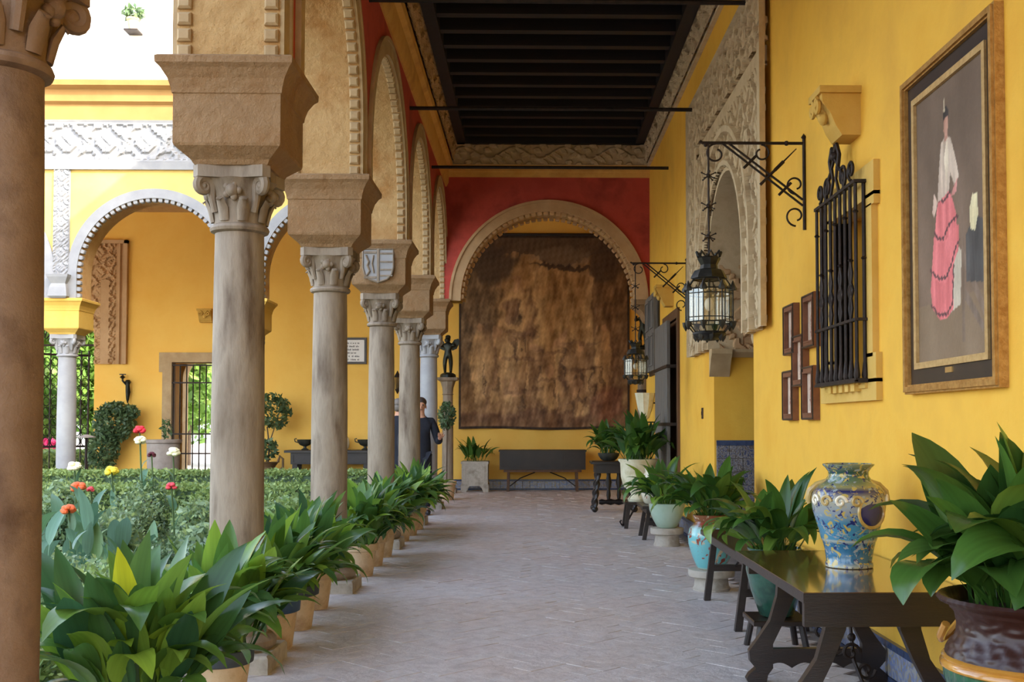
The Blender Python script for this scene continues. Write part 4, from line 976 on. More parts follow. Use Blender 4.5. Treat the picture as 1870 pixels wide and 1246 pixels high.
# majolica jardiniere on a pedestal, nearest right
jx, jy = 1.57, 3.40
jd = thing('jardiniere_plant', 'aspidistra in a brown and green glazed jardiniere beside the table end', 'potted plant', (jx, jy, 0))
m_ = MB(); m_.lathe([(.20,0),(.21,.03),(.17,.06),(.13,.12),(.12,.22),(.16,.3),(.2,.33),(.2,.345)], 32); m_.build('pedestal', 'jard_body', jd, True, 35)
fl_ = lambda a, z: 1+.022*abs(math.cos(18*a))
m_ = MB(); m_.lathe([(.12,0),(.15,.005),(.2,.06),(.245,.14),(.268,.21),(.27,.25)], 144, mod=fl_); o = m_.build('fluted_body', 'jard_body', jd, True, 60); o.location = (0,0,.345)
m_ = MB(); m_.lathe([(.272,0),(.285,.008),(.285,.02),(.276,.028),(.28,.036),(.272,.044)], 48); o = m_.build('ring', 'jard_ring', jd, True, 50); o.location = (0,0,.585)
NP = [(.272,0),(.26,.03),(.235,.07),(.228,.10),(.235,.135),(.26,.165)]
def npr(z):
    for (ra, za), (rb, zb) in zip(NP[:-1], NP[1:]):
        if z <= zb: return ra+(rb-ra)*(z-za)/(zb-za)
    return NP[-1][0]
m_ = MB(); m_.lathe([(npr(.165*i/26), .165*i/26) for i in range(27)]+[(.285,.175),(.292,.185),(.285,.195),(.265,.19),(.25,.15)], 160, mod=lambda a, z: 1+(.008*math.cos(60*a) if z > .166 else .02*float(smooth01(math.sin(14*a+2*math.sin(z*80))*math.sin(z*120+1.2*math.sin(14*a))+.5*math.sin(31*a+z*90), -.1, .4))*min(1, z/.02, max(0, (.16-z)/.02)))); o = m_.build('neck', 'jard_neck', jd, True, 60); o.location = (0,0,.62)
for s in (2.3, 5.4):
    m_ = MB(); e = Vector((math.cos(s), math.sin(s), 0)); f = Vector((-e.y, e.x, 0))
    m_.tube([e*.27-f*.05+Vector((0,0,.70)), e*.30-f*.03+Vector((0,0,.655)), e*.315+Vector((0,0,.64)), e*.30+f*.03+Vector((0,0,.655)), e*.27+f*.05+Vector((0,0,.70))], .014, 8); m_.build('handle', 'jard_ring', jd, True)
m_ = MB(); m_.lathe([(.25,.0),(.001,.02)], 20); o = m_.build('soil', 'soil', jd); o.location = (0,0,.77)
rng = random.Random(5); place_leaves(jd, .76, 150, .19, 1.12, rng, LBROAD, upright=.34)

# table and blue vase
tb = thing('refectory_table', 'dark wooden table with lyre-shaped trestles carrying the blue vase', 'table', (1.5, 5.35, 0))
TX0, TX1, TY0, TY1, TZ = -.36, .355, -.76, .77, .645
m_ = MB(); m_.box(TX0, TX1, TY0, TY1, TZ-.045, TZ-.003); m_.build('table_board', 'dark_wood', tb)
m_ = MB(); m_.box(TX0+.002, TX1-.002, TY0+.002, TY1-.002, TZ-.003, TZ); m_.build('polished_surface', 'table_top', tb)  # thin sheet over the dark board, wall reflection partly in its colour
m_ = MB(); m_.box(TX0+.005, TX1-.01, TY0+.008, TY0+.045, TZ-.145, TZ-.044); m_.build('apron', 'dark_wood', tb); m_ = MB(); m_.box(TX0+.06, TX1-.06, TY1-.08, TY1-.05, TZ-.12, TZ-.044); m_.build('apron', 'dark_wood', tb)
half = [(.20,.60),(.212,.45),(.25,.32),(.315,.225),(.36,.165),(.355,.11),(.325,.075),(.36,.045),(.375,.02),(.365,0),(.27,0),(.262,.04),(.235,.075),(.235,.2),(.175,.32),(.12,.45),(.10,.60)]
for y in (-.52, .42):
    for s in (-1, 1):
        m_ = MB(); m_.prism([(s*a, b) for a, b in half], lambda a, b, t: (a, t, b), y-.025, y+.025); m_.build('leg', 'dark_wood', tb)
    m_ = MB(); sc = [(-.27,.175),(.27,.175)]+[(.27-.54*i/36, .075+.028*abs(math.sin(PI*4*i/36))) for i in range(37)]
    m_.prism(sc, lambda a, b, t: (a, t, b), y-.02, y+.02); m_.build('stretcher', 'dark_wood', tb)
    m_ = MB(); m_.prism([(-.25,.60),(.25,.60),(.20,.50),(.1,.47),(-.1,.47),(-.2,.50)], lambda a, b, t: (a, t, b), y-.02, y+.02); m_.build('head_board', 'dark_wood', tb)
for (y, s) in ((-.52, 1), (.42, -1)):
    m_ = MB(); m_.tube([(0,y+s*.30,.60),(-.01,y+s*.29,.42),(-.01,y+s*.24,.26),(0,y+s*.10,.16),(0,y+s*.03,.15)], .009, 6); m_.ball((-.01,y+s*.27,.36), .02, 8, 6); m_.build('iron_brace', 'iron', tb, True)
    for q in ((-.03,.30,1),(.04,.22,-1)):
        m_ = MB(); m_.tube(spiral((q[0], y+s*.22, q[1]), .045, 1.2, 0, q[2], 20, 'xz', .2), .008, 6); m_.build('scroll', 'iron', tb, True)
vp = at(1555, 1033, 5.42)
vs_ = thing('majolica_vase', 'blue, yellow and turquoise painted majolica vase standing on the table', 'vase', (1.575, 5.42, TZ))
m_ = MB(); m_.lathe([(.108,0),(.116,.004),(.116,.02),(.11,.028),(.118,.085),(.128,.125),(.134,.135),(.138,.15),(.158,.22),(.176,.28),(.182,.33),(.174,.37),(.15,.40),(.118,.42),(.108,.428),(.108,.435),(.098,.45),(.098,.47),(.112,.49),(.124,.5),(.126,.508),(.115,.51),(.1,.49)], 48, mod=lambda a, z: 1+(.012*math.cos(34*a) if .03 < z < .125 else 0)); m_.build('body', 'vase_glaze', vs_, True, 60)
m_ = MB(); q0 = -1.15; c0 = Vector((math.cos(q0), math.sin(q0), 0)); t0_ = Vector((-c0.y, c0.x, 0))
ringp = [c0*(.165 - .35*(math.cos(a)*.075)**2)+t0_*(.075*math.cos(a))+Vector((0,0,.28+.075*math.sin(a))) for a in np.linspace(0, 2*PI, 25)[:-1]]
m_.tube(ringp, .009, 6, closed=True); md = m_.build('medallion_ring', 'gilt_glaze', vs_, True)
M('cobalt', (26,32,92), rough=.2, coat=.5)
m_ = MB(); nR = len(ringp); m_.add([tuple(p-c0*.002) for p in ringp]+[tuple(c0*.166+(p-c0*p.dot(c0)-Vector((0,0,.28)))*.6+Vector((0,0,.28))+c0*.014) for p in ringp]+[tuple(c0*.186+Vector((0,0,.28)))], [(k, (k+1)%nR, nR+(k+1)%nR, nR+k) for k in range(nR)]+[(nR+k, nR+(k+1)%nR, 2*nR) for k in range(nR)]); m_.build('medallion', 'cobalt', vs_, True)
for a in (PI*.93, PI*.02):
    m_ = MB(); e = Vector((math.cos(a), math.sin(a), 0)); m_.tube([e*.10+Vector((0,0,.425)), e*.155+Vector((0,0,.405)), e*.19+Vector((0,0,.37)), e*.198+Vector((0,0,.33)), e*.19+Vector((0,0,.31))], [.012,.014,.016,.014,.01], 8); m_.build('handle', 'gilt_glaze', vs_, True)
for k in range(7):
    m_ = MB(); a = -2.9+k*.42; e = Vector((math.cos(a), math.sin(a), 0)); t_ = Vector((-e.y, e.x, 0)); r0 = .03
    if abs(a-q0) < .45: continue
    m_.tube([e*(.182)+t_*(r0*math.cos(q)*(1-q/9))+Vector((0,0,.33+r0*math.sin(q)*(1-q/9))) for q in np.linspace(0, 7.5, 22)], .008, 6); m_.build('scroll_relief', 'gilt_glaze' if k % 2 else 'ceramic_white', vs_, True)

# low splayed-leg table behind
def splay_table(name, label, cx, cy, w, l, h, splay=.06, group=None):
    t = thing(name, label, 'table', (cx, cy, 0), 0, group)
    m_ = MB(); m_.cbox(-w/2, w/2, -l/2, l/2, h-.035, h, .004); m_.build('table_top', 'dark_wood', t)
    m_ = MB(); m_.box(-w/2+.05, w/2-.05, -l/2+.05, l/2-.05, h-.09, h-.034); m_.build('apron', 'dark_wood', t)
    for y in (-l/2+.12, l/2-.12):
        for s in (-1, 1):
            m_ = MB(); xa, xb = s*(w/2-.09), s*(w/2-.09+splay)
            m_.prism([(xa-.022,h-.05),(xa+.022,h-.05),(xb+.024,0),(xb-.024,0)], lambda a, b, q: (a, q, b), y-.024, y+.024); m_.build('leg', 'dark_wood', t)
        m_ = MB(); m_.box(-w/2+.07, w/2-.07, y-.015, y+.015, h*.42, h*.42+.05); m_.build('stretcher', 'dark_wood', t)
    for s in (-1, 1):
        m_ = MB(); m_.tube([(0,s*.12,h-.05),(0,s*(l/2-.3),h*.62),(0,s*(l/2-.14),h*.5)], .009, 6); m_.ball((0,s*(l/2-.3),h*.62), .018, 8, 5); m_.build('iron_brace', 'iron', t, True)
    return t
splay_table('low_table', 'low dark table with splayed legs behind the vase table', 1.57, 7.8, .5, 1.5, .53)
# green glazed pot plant between the tables
def pot_plant(name, label, loc, prof, mat, n, size, seed, meshes=LEAVES, upright=.35, soilz=None, soilr=None, mod=None, cat='potted plant', lean=0, group=None):
    p = thing(name, label, cat, loc, 0, group)
    m_ = MB(); m_.lathe(prof, 36, mod=mod); m_.build('pot', mat, p, True, 50)
    m_ = MB(); m_.lathe([(soilr,0),(.001,.012)], 16); o = m_.build('soil', 'soil', p); o.location = (0,0,soilz)
    place_leaves(p, soilz, n, soilr*.9, size, random.Random(seed), meshes, upright, lean)
    return p
st_ = thing('low_stool', 'small dark wooden stool under the green glazed pot', 'stool', (1.47, 6.58, 0))
m_ = MB(); m_.cbox(-.17, .17, -.17, .17, .17, .2, .006); m_.build('seat', 'dark_wood', st_)
for sx in (-1, 1):
    for sy in (-1, 1): m_ = MB(); m_.tube([(sx*.12,sy*.12,.175),(sx*.15,sy*.15,0)], .02, 8); m_.build('leg', 'dark_wood', st_)
pot_plant('green_pot_plant', 'aspidistra in a dark green glazed pot between the two tables', (1.47, 6.58, .2), [(.08,0),(.1,.01),(.15,.15),(.18,.28),(.175,.36),(.16,.39),(.17,.40),(.17,.41),(.15,.41),(.14,.37)], 'green_glaze', 80, .86, 21, LDARK, .26, .37, .14, lean=.2)
# stone pedestal + turquoise jar
def pedestal(label, loc, r, h):
    p = thing('stone_pedestal', label, 'pedestal', loc)
    m_ = MB(); m_.lathe([(r*.78,0),(r*.8,.02),(r*.74,h*.2),(r*.7,h*.55),(r*.74,h*.62)], 28, mod=lambda a, z: 1+.02*math.cos(16*a)); m_.build('drum', 'stone', p, True, 40)
    m_ = MB(); m_.lathe([(r*.76,h*.62),(r*.98,h*.68),(r,h*.78),(r,h*.96),(r*.96,h)], 28); m_.build('slab', 'stone', p, True, 40)
pedestal('short round stone pedestal under the turquoise jar', (1.47, 8.95, 0), .19, .17)
pot_plant('turquoise_jar_plant', 'aspidistra in a turquoise painted jar on a stone pedestal', (1.47, 8.95, .17), [(.10,0),(.115,.01),(.12,.02),(.155,.1),(.185,.2),(.19,.27),(.175,.33),(.14,.37),(.13,.39),(.145,.42),(.15,.44),(.135,.445),(.12,.40)], 'jar_glaze', 90, .95, 22, LDARK, .3, .40, .12, lean=.2)
pedestal('short round stone pedestal under the pale green pot', (1.51, 12.2, 0), .185, .2)
pot_plant('celadon_pot_plant', 'aspidistra in a pale green pot on a stone pedestal', (1.51, 12.2, .2), [(.09,0),(.11,.01),(.16,.1),(.195,.2),(.2,.25),(.205,.27),(.185,.275),(.17,.24)], 'celadon', 96, .98, 23, LEAVES, .28, .24, .16, lean=.2)
splay_table('low_bench', 'low dark bench with splayed legs behind the pale green pot', 1.50, 13.05, .42, .7, .40)
sj = thing('spotted_jar', 'cream jar with brown spots standing on the low dark bench', 'jar', (1.44, 13.05, .40))
m_ = MB(); m_.lathe([(.07,0),(.1,.02),(.14,.14),(.15,.24),(.12,.33),(.08,.38),(.09,.42),(.1,.43),(.08,.43)], 28); m_.build('body', 'spotted_jar', sj, True, 50)
# cream urn on a small iron-braced stool
s2 = thing('small_stool', 'small dark stool with curled iron brace under the cream urn', 'stool', (1.43, 14.35, 0))
m_ = MB(); m_.cbox(-.22, .22, -.22, .22, .31, .345, .006); m_.build('seat', 'dark_wood', s2)
for sx in (-1, 1):
    for sy in (-1, 1): m_ = MB(); m_.prism([(sx*.14,.31),(sx*.19,.31),(sx*.23,0),(sx*.18,0)], lambda a, b, t: (a, t, b), sy*.17-.02, sy*.17+.02); m_.build('leg', 'dark_wood', s2)
m_ = MB(); m_.tube([(-.05,-.1,.31),(-.12,-.12,.2),(-.2,-.14,.06),(-.26,-.15,.05),(-.28,-.15,.09),(-.26,-.15,.11)], .012, 6); m_.build('iron_brace', 'iron', s2, True)
pot_plant('cream_urn_plant', 'large aspidistra in a tall cream ribbed urn', (1.40, 14.35, .345), [(.13,0),(.14,.03),(.09,.08),(.1,.11),(.19,.2),(.22,.32),(.235,.5),(.26,.53),(.26,.55),(.23,.55),(.2,.5)], 'cream_pot', 100, 1.12, 24, LDARK, .34, .5, .2, mod=lambda a, z: 1+(.025*math.cos(18*a) if .13 < z < .5 else 0))
# dark carved console with twisted legs and its plant
ct = thing('carved_console', 'dark carved console table with twisted legs near the arch', 'table', (1.28, 17.0, 0))
m_ = MB(); m_.cbox(-.36, .36, -.3, .3, .74, .78, .008); m_.build('table_top', 'black_wood', ct)
m_ = MB(); m_.box(-.3, .3, -.25, .25, .6, .741); m_.build('apron', 'black_wood', ct)
for sx in (-1, 1):
    for sy in (-1, 1):
        m_ = MB(); N_ = 14; pr = [(.034,.08+.52*i/40) for i in range(41)]
        vs = []; 
        for (r, z) in pr:
            for i in range(N_):
                a = 2*PI*i/N_; rr = r*(1+.28*math.cos(2*(a-z*22))); vs.append((sx*.25+rr*math.cos(a)+sx*(.6-z)*.1, sy*.2+rr*math.sin(a), z))
        m_.add(vs, [(j*N_+i, j*N_+(i+1)%N_, (j+1)*N_+(i+1)%N_, (j+1)*N_+i) for j in range(40) for i in range(N_)]); m_.ball((sx*.305,sy*.2,.05), .05, 10, 8); m_.build('leg', 'black_wood', ct, True)
m_ = MB()
for sx in (-1, 1): m_.lathe([(.03,-.24),(.045,-.2),(.03,-.14),(.05,-.06),(.03,0),(.05,.06),(.03,.14),(.045,.2),(.03,.24)], 12)
o = m_.build('stretcher', 'black_wood', ct, True); o.rotation_euler = (0, PI/2, 0); o.location = (0,-.2,.16)
m_ = MB(); m_.lathe([(.02,.16),(.035,.25),(.025,.35),(.05,.45),(.03,.55),(.035,.61)], 12, (-.08,0,0)); m_.lathe([(.02,.16),(.035,.25),(.025,.35),(.05,.45),(.03,.55),(.035,.61)], 12, (.08,0,0)); m_.box(-.12,.12,-.03,.03,.13,.17); m_.box(-.03,.03,-.2,.2,.13,.17); m_.build('baluster', 'black_wood', ct, True)
pot_plant('console_plant', 'leafy aspidistra in a dark bowl on the carved console', (1.2, 16.95, .785), [(.08,0),(.12,.02),(.16,.08),(.17,.12),(.15,.12)], 'urn_dark', 70, .9, 26, LDARK, .3, .1, .14)

# ------------------------------------------------------------------ far wall: tapestry, chest, planter, statues
TAX0, TAX1 = at(838, 600, YB-.08).x, at(1150, 600, YB-.08).x; TZ0, TZ1 = at(1000, 784, YB-.08).z, at(1000, 430, YB-.08).z
ta = thing('tapestry', 'large faded brown figured tapestry hanging on the far wall', 'tapestry', (TAX0, YB, TZ0))
def tapf(u, v):
    C = np.zeros(u.shape+(3,)); C[:] = (118,90,60); nz = npnoise(u, v, 41, 6, 2.5); n2 = npnoise(u, v*.35, 42, 6, 7); n3 = npnoise(u, v*.3, 43, 5, 16); n4 = npnoise(u, v, 44, 4, 11)
    def blob(cx, cy, rx, ry, col, a=1.0):
        d = np.sqrt(((u-cx+.02*n2+.015*n4)/rx)**2+((v-cy+.02*nz+.012*n4)/ry)**2); k = (a*(1-smooth01(d, .75, 1.15)))[...,None]; C[:] = C*(1-k)+np.array(col)*k
    L, D, Md = (168,134,92), (64,48,36), (138,106,72)
    blob(.08,.7,.17,.5,(92,74,54),.8); blob(.52,.62,.3,.3,(150,116,74),.9); blob(.9,.6,.12,.5,(98,72,48),.8)
    for x, w in ((.40,.03),(.47,.02),(.56,.04),(.64,.02),(.70,.03),(.77,.02)): blob(x,.68,w,.24,L if int(x*100) % 2 else (126,94,58),.6)
    rs = np.random.RandomState(12)
    for (x, y, sx, sy) in ((.22,.3,.09,.2),(.34,.42,.07,.2),(.45,.26,.09,.17),(.6,.3,.08,.18),(.72,.28,.07,.16),(.84,.34,.06,.2),(.13,.32,.06,.2),(.33,.62,.09,.14),(.53,.2,.08,.1),(.68,.14,.1,.08),(.3,.14,.12,.08)):
        blob(x+.02, y-.02, sx*1.15, sy*1.1, (88,62,44), .55); blob(x, y, sx, sy, (L if rs.rand() < .5 else Md), .75); blob(x, y+sy*.95, sx*.38, sx*.4, (150,114,82), .8)
        for k in range(4): blob(x+rs.uniform(-.7,.7)*sx, y+rs.uniform(-.6,.4)*sy, sx*.14, sy*.45, D if k % 2 else (178,144,100), .5)
    blob(.3,.62,.05,.07,(86,60,44),.6); blob(.5,.05,.7,.05,(96,68,50),.6); blob(.87,.13,.1,.08,(110,70,54),.6)
    for k in range(9): blob(.55+.2*math.sin(k*2.1), .1+.05*k, .12, .012, (84,60,44), .4)
    C += nz[...,None]*np.array([10,9,7])+n3[...,None]*np.array([20,17,13])+n4[...,None]*np.array([13,11,9])
    g = v > .885-.045*np.cos((u-.6)*11)*np.exp(-((u-.6)/.3)**2)+.012*n4; C[g] = C[g]*.3+np.array((66,52,42))*.7
    blob(.6,.9,.17,.05,(112,94,74),.6); blob(.6,.845,.18,.014,(52,40,34),.8); blob(.2,.85,.14,.1,(70,56,46),.8); blob(.85,.85,.1,.09,(70,54,42),.8)
    e = np.minimum(np.minimum(u, 1-u)*1.0, np.minimum(v, 1-v)); C[e < .014] = (52,40,32)
    C += (npnoise(u, v, 45, 4, 30)*7)[...,None]
    return np.clip(C*1.2, 0, 255)
def tapwave(a, b): return .03*math.sin(a*17+.8*math.sin(b*5))*(.3+.7*(1-b))+.02*math.sin(a*39+1)*(1-b)
picture('cloth', TAX1-TAX0, TZ1-TZ0, 190, 200, tapf, lambda a, b, t: (a, -.06-t, b+.015*math.sin(a*2.4)*(1-b/4)), 'woven', ta, tapwave)
m_ = MB(); m_.tube([(-.1,-.06,TZ1-TZ0+.02),(TAX1-TAX0+.1,-.06,TZ1-TZ0+.02)], .03, 8); m_.build('hanging_rail', 'black_wood', ta, True)
ch_ = thing('chest_on_stand', 'long black wooden chest on a slender legged stand below the tapestry', 'chest', (.23, YB-.42, 0))
m_ = MB(); m_.box(-.86, .86, -.24, .24, .44, .80); m_.cbox(-.88, .88, -.26, .26, .80, .835, .008); m_.build('chest', 'black_wood', ch_)
for i in range(4): m_ = MB(); ring_frame(m_, -.83+i*.42, -.43+i*.42, .48, .77, .02, lambda a, b, t: (a, -.24-t, b), 0, .012); m_.build('panel_moulding', 'black_wood', ch_)
m_ = MB(); m_.box(-.78, .78, -.22, .22, .39, .44); m_.build('stand_frame', 'brown_wood', ch_)
for sx in (-1, 1):
    for sy in (-1, 1): m_ = MB(); m_.prism([(sx*.66,.39),(sx*.71,.39),(sx*.72,0),(sx*.67,0)], lambda a, b, t: (a, t, b), sy*.18-.02, sy*.18+.02); m_.build('leg', 'brown_wood', ch_)
for s in (-1, 1): m_ = MB(); m_.tube([(s*.66,0,.1),(s*.45,0,.26),(s*.15,0,.38)], .012, 6); m_.build('iron_brace', 'iron', ch_, True)
for sx in (-1, 1): m_ = MB(); m_.box(sx*.69-.02, sx*.69+.02, -.18, .18, .06, .1); m_.build('stretcher', 'brown_wood', ch_)
px_ = at(868, 897, YB-.5).x
pb = thing('stone_planter_plant', 'aspidistra in a square grey stone planter beside the chest', 'potted plant', (px_, YB-.5, 0))
m_ = MB(); m_.box(-.26, .26, -.26, .26, .13, .56); m_.cbox(-.275, .275, -.275, .275, .56, .61, .01); m_.box(-.275, .275, -.275, .275, .12, .155); m_.build('box', 'stone', pb)
for s in (-1, 1):
    for t in (-1, 1): m_ = MB(); m_.prism([(s*.275,0),(s*.275,.125),(s*.10,.125),(s*.14,.08),(s*.17,0)], lambda a, b, q: (a, q, b), t*.255-.02, t*.255+.02); m_.build('foot', 'stone', pb)
for s in (-1, 1):
    m_ = MB(); ring_frame(m_, -.2, .2, .2, .52, .02, lambda a, b, q: (a, s*(.26+q), b), 0, .012); m_.build('panel_moulding', 'stone', pb)
place_leaves(pb, .58, 36, .2, .95, random.Random(31), LDARK, .5)

def skin_fig(name, joints, edges, mat, parent, root=0, sub=2, smooth=True):
    me = bpy.data.meshes.new(name); me.from_pydata([j[0] for j in joints], edges, [])
    o = bpy.data.objects.new(name, me); COL.objects.link(o)
    sm_ = o.modifiers.new('skin', 'SKIN'); 
    sv = me.skin_vertices[0].data if me.skin_vertices else None
    if sv is None:
        import bmesh
        bm = bmesh.new(); bm.from_mesh(me); bm.verts.layers.skin.verify(); bm.to_mesh(me); bm.free(); sv = me.skin_vertices[0].data
    for i, j in enumerate(joints):
        r = j[1]; sv[i].radius = r if isinstance(r, tuple) else (r, r); sv[i].use_root = (i == root)
    sm_.use_smooth_shade = True; sm_.branch_smoothing = .3
    ss = o.modifiers.new('sub', 'SUBSURF'); ss.levels = sub; ss.render_levels = sub
    dg = bpy.context.evaluated_depsgraph_get(); m2 = bpy.data.meshes.new_from_object(o.evaluated_get(dg))
    bpy.data.objects.remove(o); m2.materials.clear(); m2.materials.append(MATS[mat])
    m2.polygons.foreach_set('use_smooth', [True]*len(m2.polygons)); return link(name, m2, parent)
def small_column(name, label, loc, h, mat='marble'):
    c = thing(name, label, 'column', loc)
    m_ = MB(); m_.square([(.17,0),(.17,.08),(.14,.1)]); m_.lathe([(.14,.1),(.15,.13),(.13,.17),(.115,.2)], 24); m_.build('base', mat, c, True, 30)
    m_ = MB(); m_.lathe([(.112,.2),(.11,h*.5),(.098,h-.34)], 28); m_.build('shaft', mat, c, True)
    m_ = MB(); m_.lathe([(.1,h-.34),(.115,h-.33),(.1,h-.31),(.105,h-.2),(.14,h-.08),(.17,h-.06)], 24, mod=lambda a, z: 1+.06*math.cos(8*a)*(z > h-.25)); m_.square([(.18,h-.06),(.2,h-.03),(.2,h)]); m_.build('capital', mat, c, True, 35)
    return c
def putto(name, label, loc, rz, s, pose):
    f = thing(name, label, 'statue', loc, rz)
    J = [((0,0,.40),.075), ((0,.01,.50),.07), ((0,0,.60),.075), ((0,0,.67),.035), ((0,-.01,.72),.05), ((0,-.015,.78),.066), ((0,-.01,.83),.05),
         ((-.05,0,.38),.06), ((-.065,-.03,.22),.045), ((-.06,0,.06),.03), ((-.06,-.06,.03),.025), ((.05,0,.38),.06), ((.06,.02,.22),.045), ((.055,.03,.06),.03), ((.055,-.03,.03),.025),
         ((-.10,0,.62),.04)]+[(p, .026) for p in pose[0]]+[((.10,0,.62),.04)]+[(p, .026) for p in pose[1]]
    k = 16+len(pose[0]); E = [(0,1),(1,2),(2,3),(3,4),(4,5),(5,6),(0,7),(7,8),(8,9),(9,10),(0,11),(11,12),(12,13),(13,14),(2,15)]
    E += [(15 if i == 0 else 15+i, 16+i) for i in range(len(pose[0]))]+[(2,k)]+[(k+i, k+1+i) for i in range(len(pose[1]))]
    J = [((p[0]*s, p[1]*s, p[2]*s), r*s) for p, r in J]
    skin_fig('figure', J, E, 'bronze', f)
    m_ = MB(); m_.lathe([(.17*s,-.06*s),(.16*s,0),(.12*s,.03*s),(.06*s,.05*s)], 16, mod=lambda a, z: 1+.08*math.sin(3*a)); m_.build('base', 'bronze', f, True)
    return f
def shiftz(o, dz):
    for c in o.children:
        if c.name.startswith('figure'): c.location.z += dz
YS = 21.6
sc_ = at(818, 690, YS); scx, scz = sc_.x, sc_.z
small_column('pedestal_column', 'slender pale marble pedestal column carrying the winged bronze figure', (scx, YS, 0), scz)
pf1 = putto('bronze_figure', 'dark bronze winged child figure holding a vessel on a slender column', (scx, YS, scz+.06*.95), 0, .95, ([(-.16,-.06,.60),(-.14,-.14,.66)], [(.16,-.05,.60),(.12,-.14,.66)])); shiftz(pf1, .0)
for s in (-1, 1):
    m_ = MB(); m_.prism([(s*.04,.58),(s*.12,.70),(s*.20,.72),(s*.22,.64),(s*.17,.52),(s*.08,.48)], lambda a, b, t: (a, t, b), .06, .08); m_.build('wing', 'bronze', pf1)
m_ = MB(); m_.lathe([(.02,.62),(.05,.64),(.06,.68),(.035,.72),(.045,.74)], 12, (0,-.16,0)); m_.build('vessel', 'bronze', pf1, True)
YS2 = 20.6; s3 = at(1174, 640, YS2)
small_column('pedestal_column', 'buff stone pedestal column with iron band beside the tapestry', (s3.x, YS2, 0), s3.z-.0, 'marble')
m_ = MB(); m_.lathe([(.122,0),(.122,.05)], 20); o = m_.build('iron_band', 'iron', bpy.data.objects['pedestal_column.001'] if 'pedestal_column.001' in bpy.data.objects else None); o.location = (0,0,1.95)
putto('bronze_figure', 'dark bronze figure playing a pipe above the far lantern', (s3.x, YS2, s3.z+.06*.9), -.9, .9, ([(-.13,-.10,.56),(-.03,-.15,.66)], [(.13,-.10,.54),(.02,-.15,.62)]))

def cloud_obj(name, P, size, mat, parent=None, asp=.5):
    V, Fq = leaf_cloud(P, size, asp=asp); return link(name, npmesh(name, V, Fq, mat), parent)
def ball_pts(n, c, r, seed, shell=.45):
    rs = np.random.RandomState(seed); d = rs.normal(size=(n,3)); d /= np.linalg.norm(d, axis=1, keepdims=True)
    return np.array(c)+d*np.array(r)*((1-shell)+shell*rs.rand(n,1))**.8
tp = at(816, 760, 19.6)
tl = thing('standard_shrub', 'small clipped shrub on a thin stem in front of the slender column', 'shrub', (tp.x, 19.6, 0))
cloud_obj('foliage', ball_pts(500, (0,0,tp.z), (.17,.17,.27), 3), .035, 'shrub_leaf', tl)
m_ = MB(); m_.tube([(0,0,.3),(.01,0,tp.z)], .014, 6); m_.build('stem', 'bark', tl); clay_pot(tl, .16, .34, 'clay', 'clay')

# ------------------------------------------------------------------ far gallery furnishings
# iron grille door leaf in the grilled doorway
dg_ = MB()
for (x0, x1, z0, z1) in ((-7.55,-7.36,0,2.42),(-5.97,-5.78,0,2.42),(-7.62,-5.7,2.62,2.82),(-7.62,-7.36,2.42,2.62),(-5.97,-5.7,2.42,2.62)): dg_.box(x0, x1, YB-.05, YB+.2, z0, z1)
d2 = struct(dg_.build('door_2', 'stucco_edge'))
for i in range(11):
    m_ = MB(); x = -7.33+i*.133; m_.tube([(x,YB-.01,.02),(x,YB-.01,2.58)], .013, 6); m_.build('bar', 'iron', d2)
for z in (.06, .75, 1.15, 2.2, 2.56):
    m_ = MB(); m_.box(-7.36, -5.97, YB-.025, YB+.005, z-.014, z+.014); m_.build('rail', 'iron', d2)
# open iron garden gate
gt = thing('garden_gate', 'tall open lattice iron gate leaf at the garden gateway', 'gate', (GX1-.06, YB-.05, 0), math.radians(35))
for i in range(8): m_ = MB(); m_.tube([(-.03-i*.145,0,.03),(-.03-i*.145,0,2.85)], .02 if i in (0,7) else .013, 6); m_.build('bar', 'iron', gt)
for z in (.1, .9, 2.75): m_ = MB(); m_.box(-1.05, 0, -.015, .015, z-.02, z+.02); m_.build('rail', 'iron', gt)
for i in range(7):
    m_ = MB()
    for j in range(9):
        z = 1.0+j*.2; m_.tube([(-.1-i*.145+.06*math.cos(q), 0, z+.09*math.sin(q)) for q in np.linspace(0, 2*PI, 10)[:-1]], .009, 4, closed=True)
    m_.build('scroll_row', 'iron', gt)
fg = thing('gateway_fanlight', 'iron fanlight of radiating bars and scrolls over the garden gateway', 'fanlight', (GXC, YB+.3, 3.0))
for i in range(11):
    a = PI*i/10; m_ = MB(); m_.tube([(.15*math.cos(a),0,.15*math.sin(a)),(GR*math.cos(a),0,GR*math.sin(a))], .013, 6); m_.build('ray', 'iron', fg)
m_ = MB(); m_.box(-GR, GR, -.02, .02, -.03, .01); m_.tube([(.6*math.cos(a),0,.6*math.sin(a)) for a in np.linspace(0, PI, 20)], .012, 6); m_.build('rail', 'iron', fg)
for i in range(10):
    a = PI*(i+.5)/10; m_ = MB(); m_.tube(spiral((.85*math.cos(a),0,.85*math.sin(a)), .12, 1.3, a, 1, 18, 'xz', .2), .01, 5); m_.build('scroll', 'iron', fg)
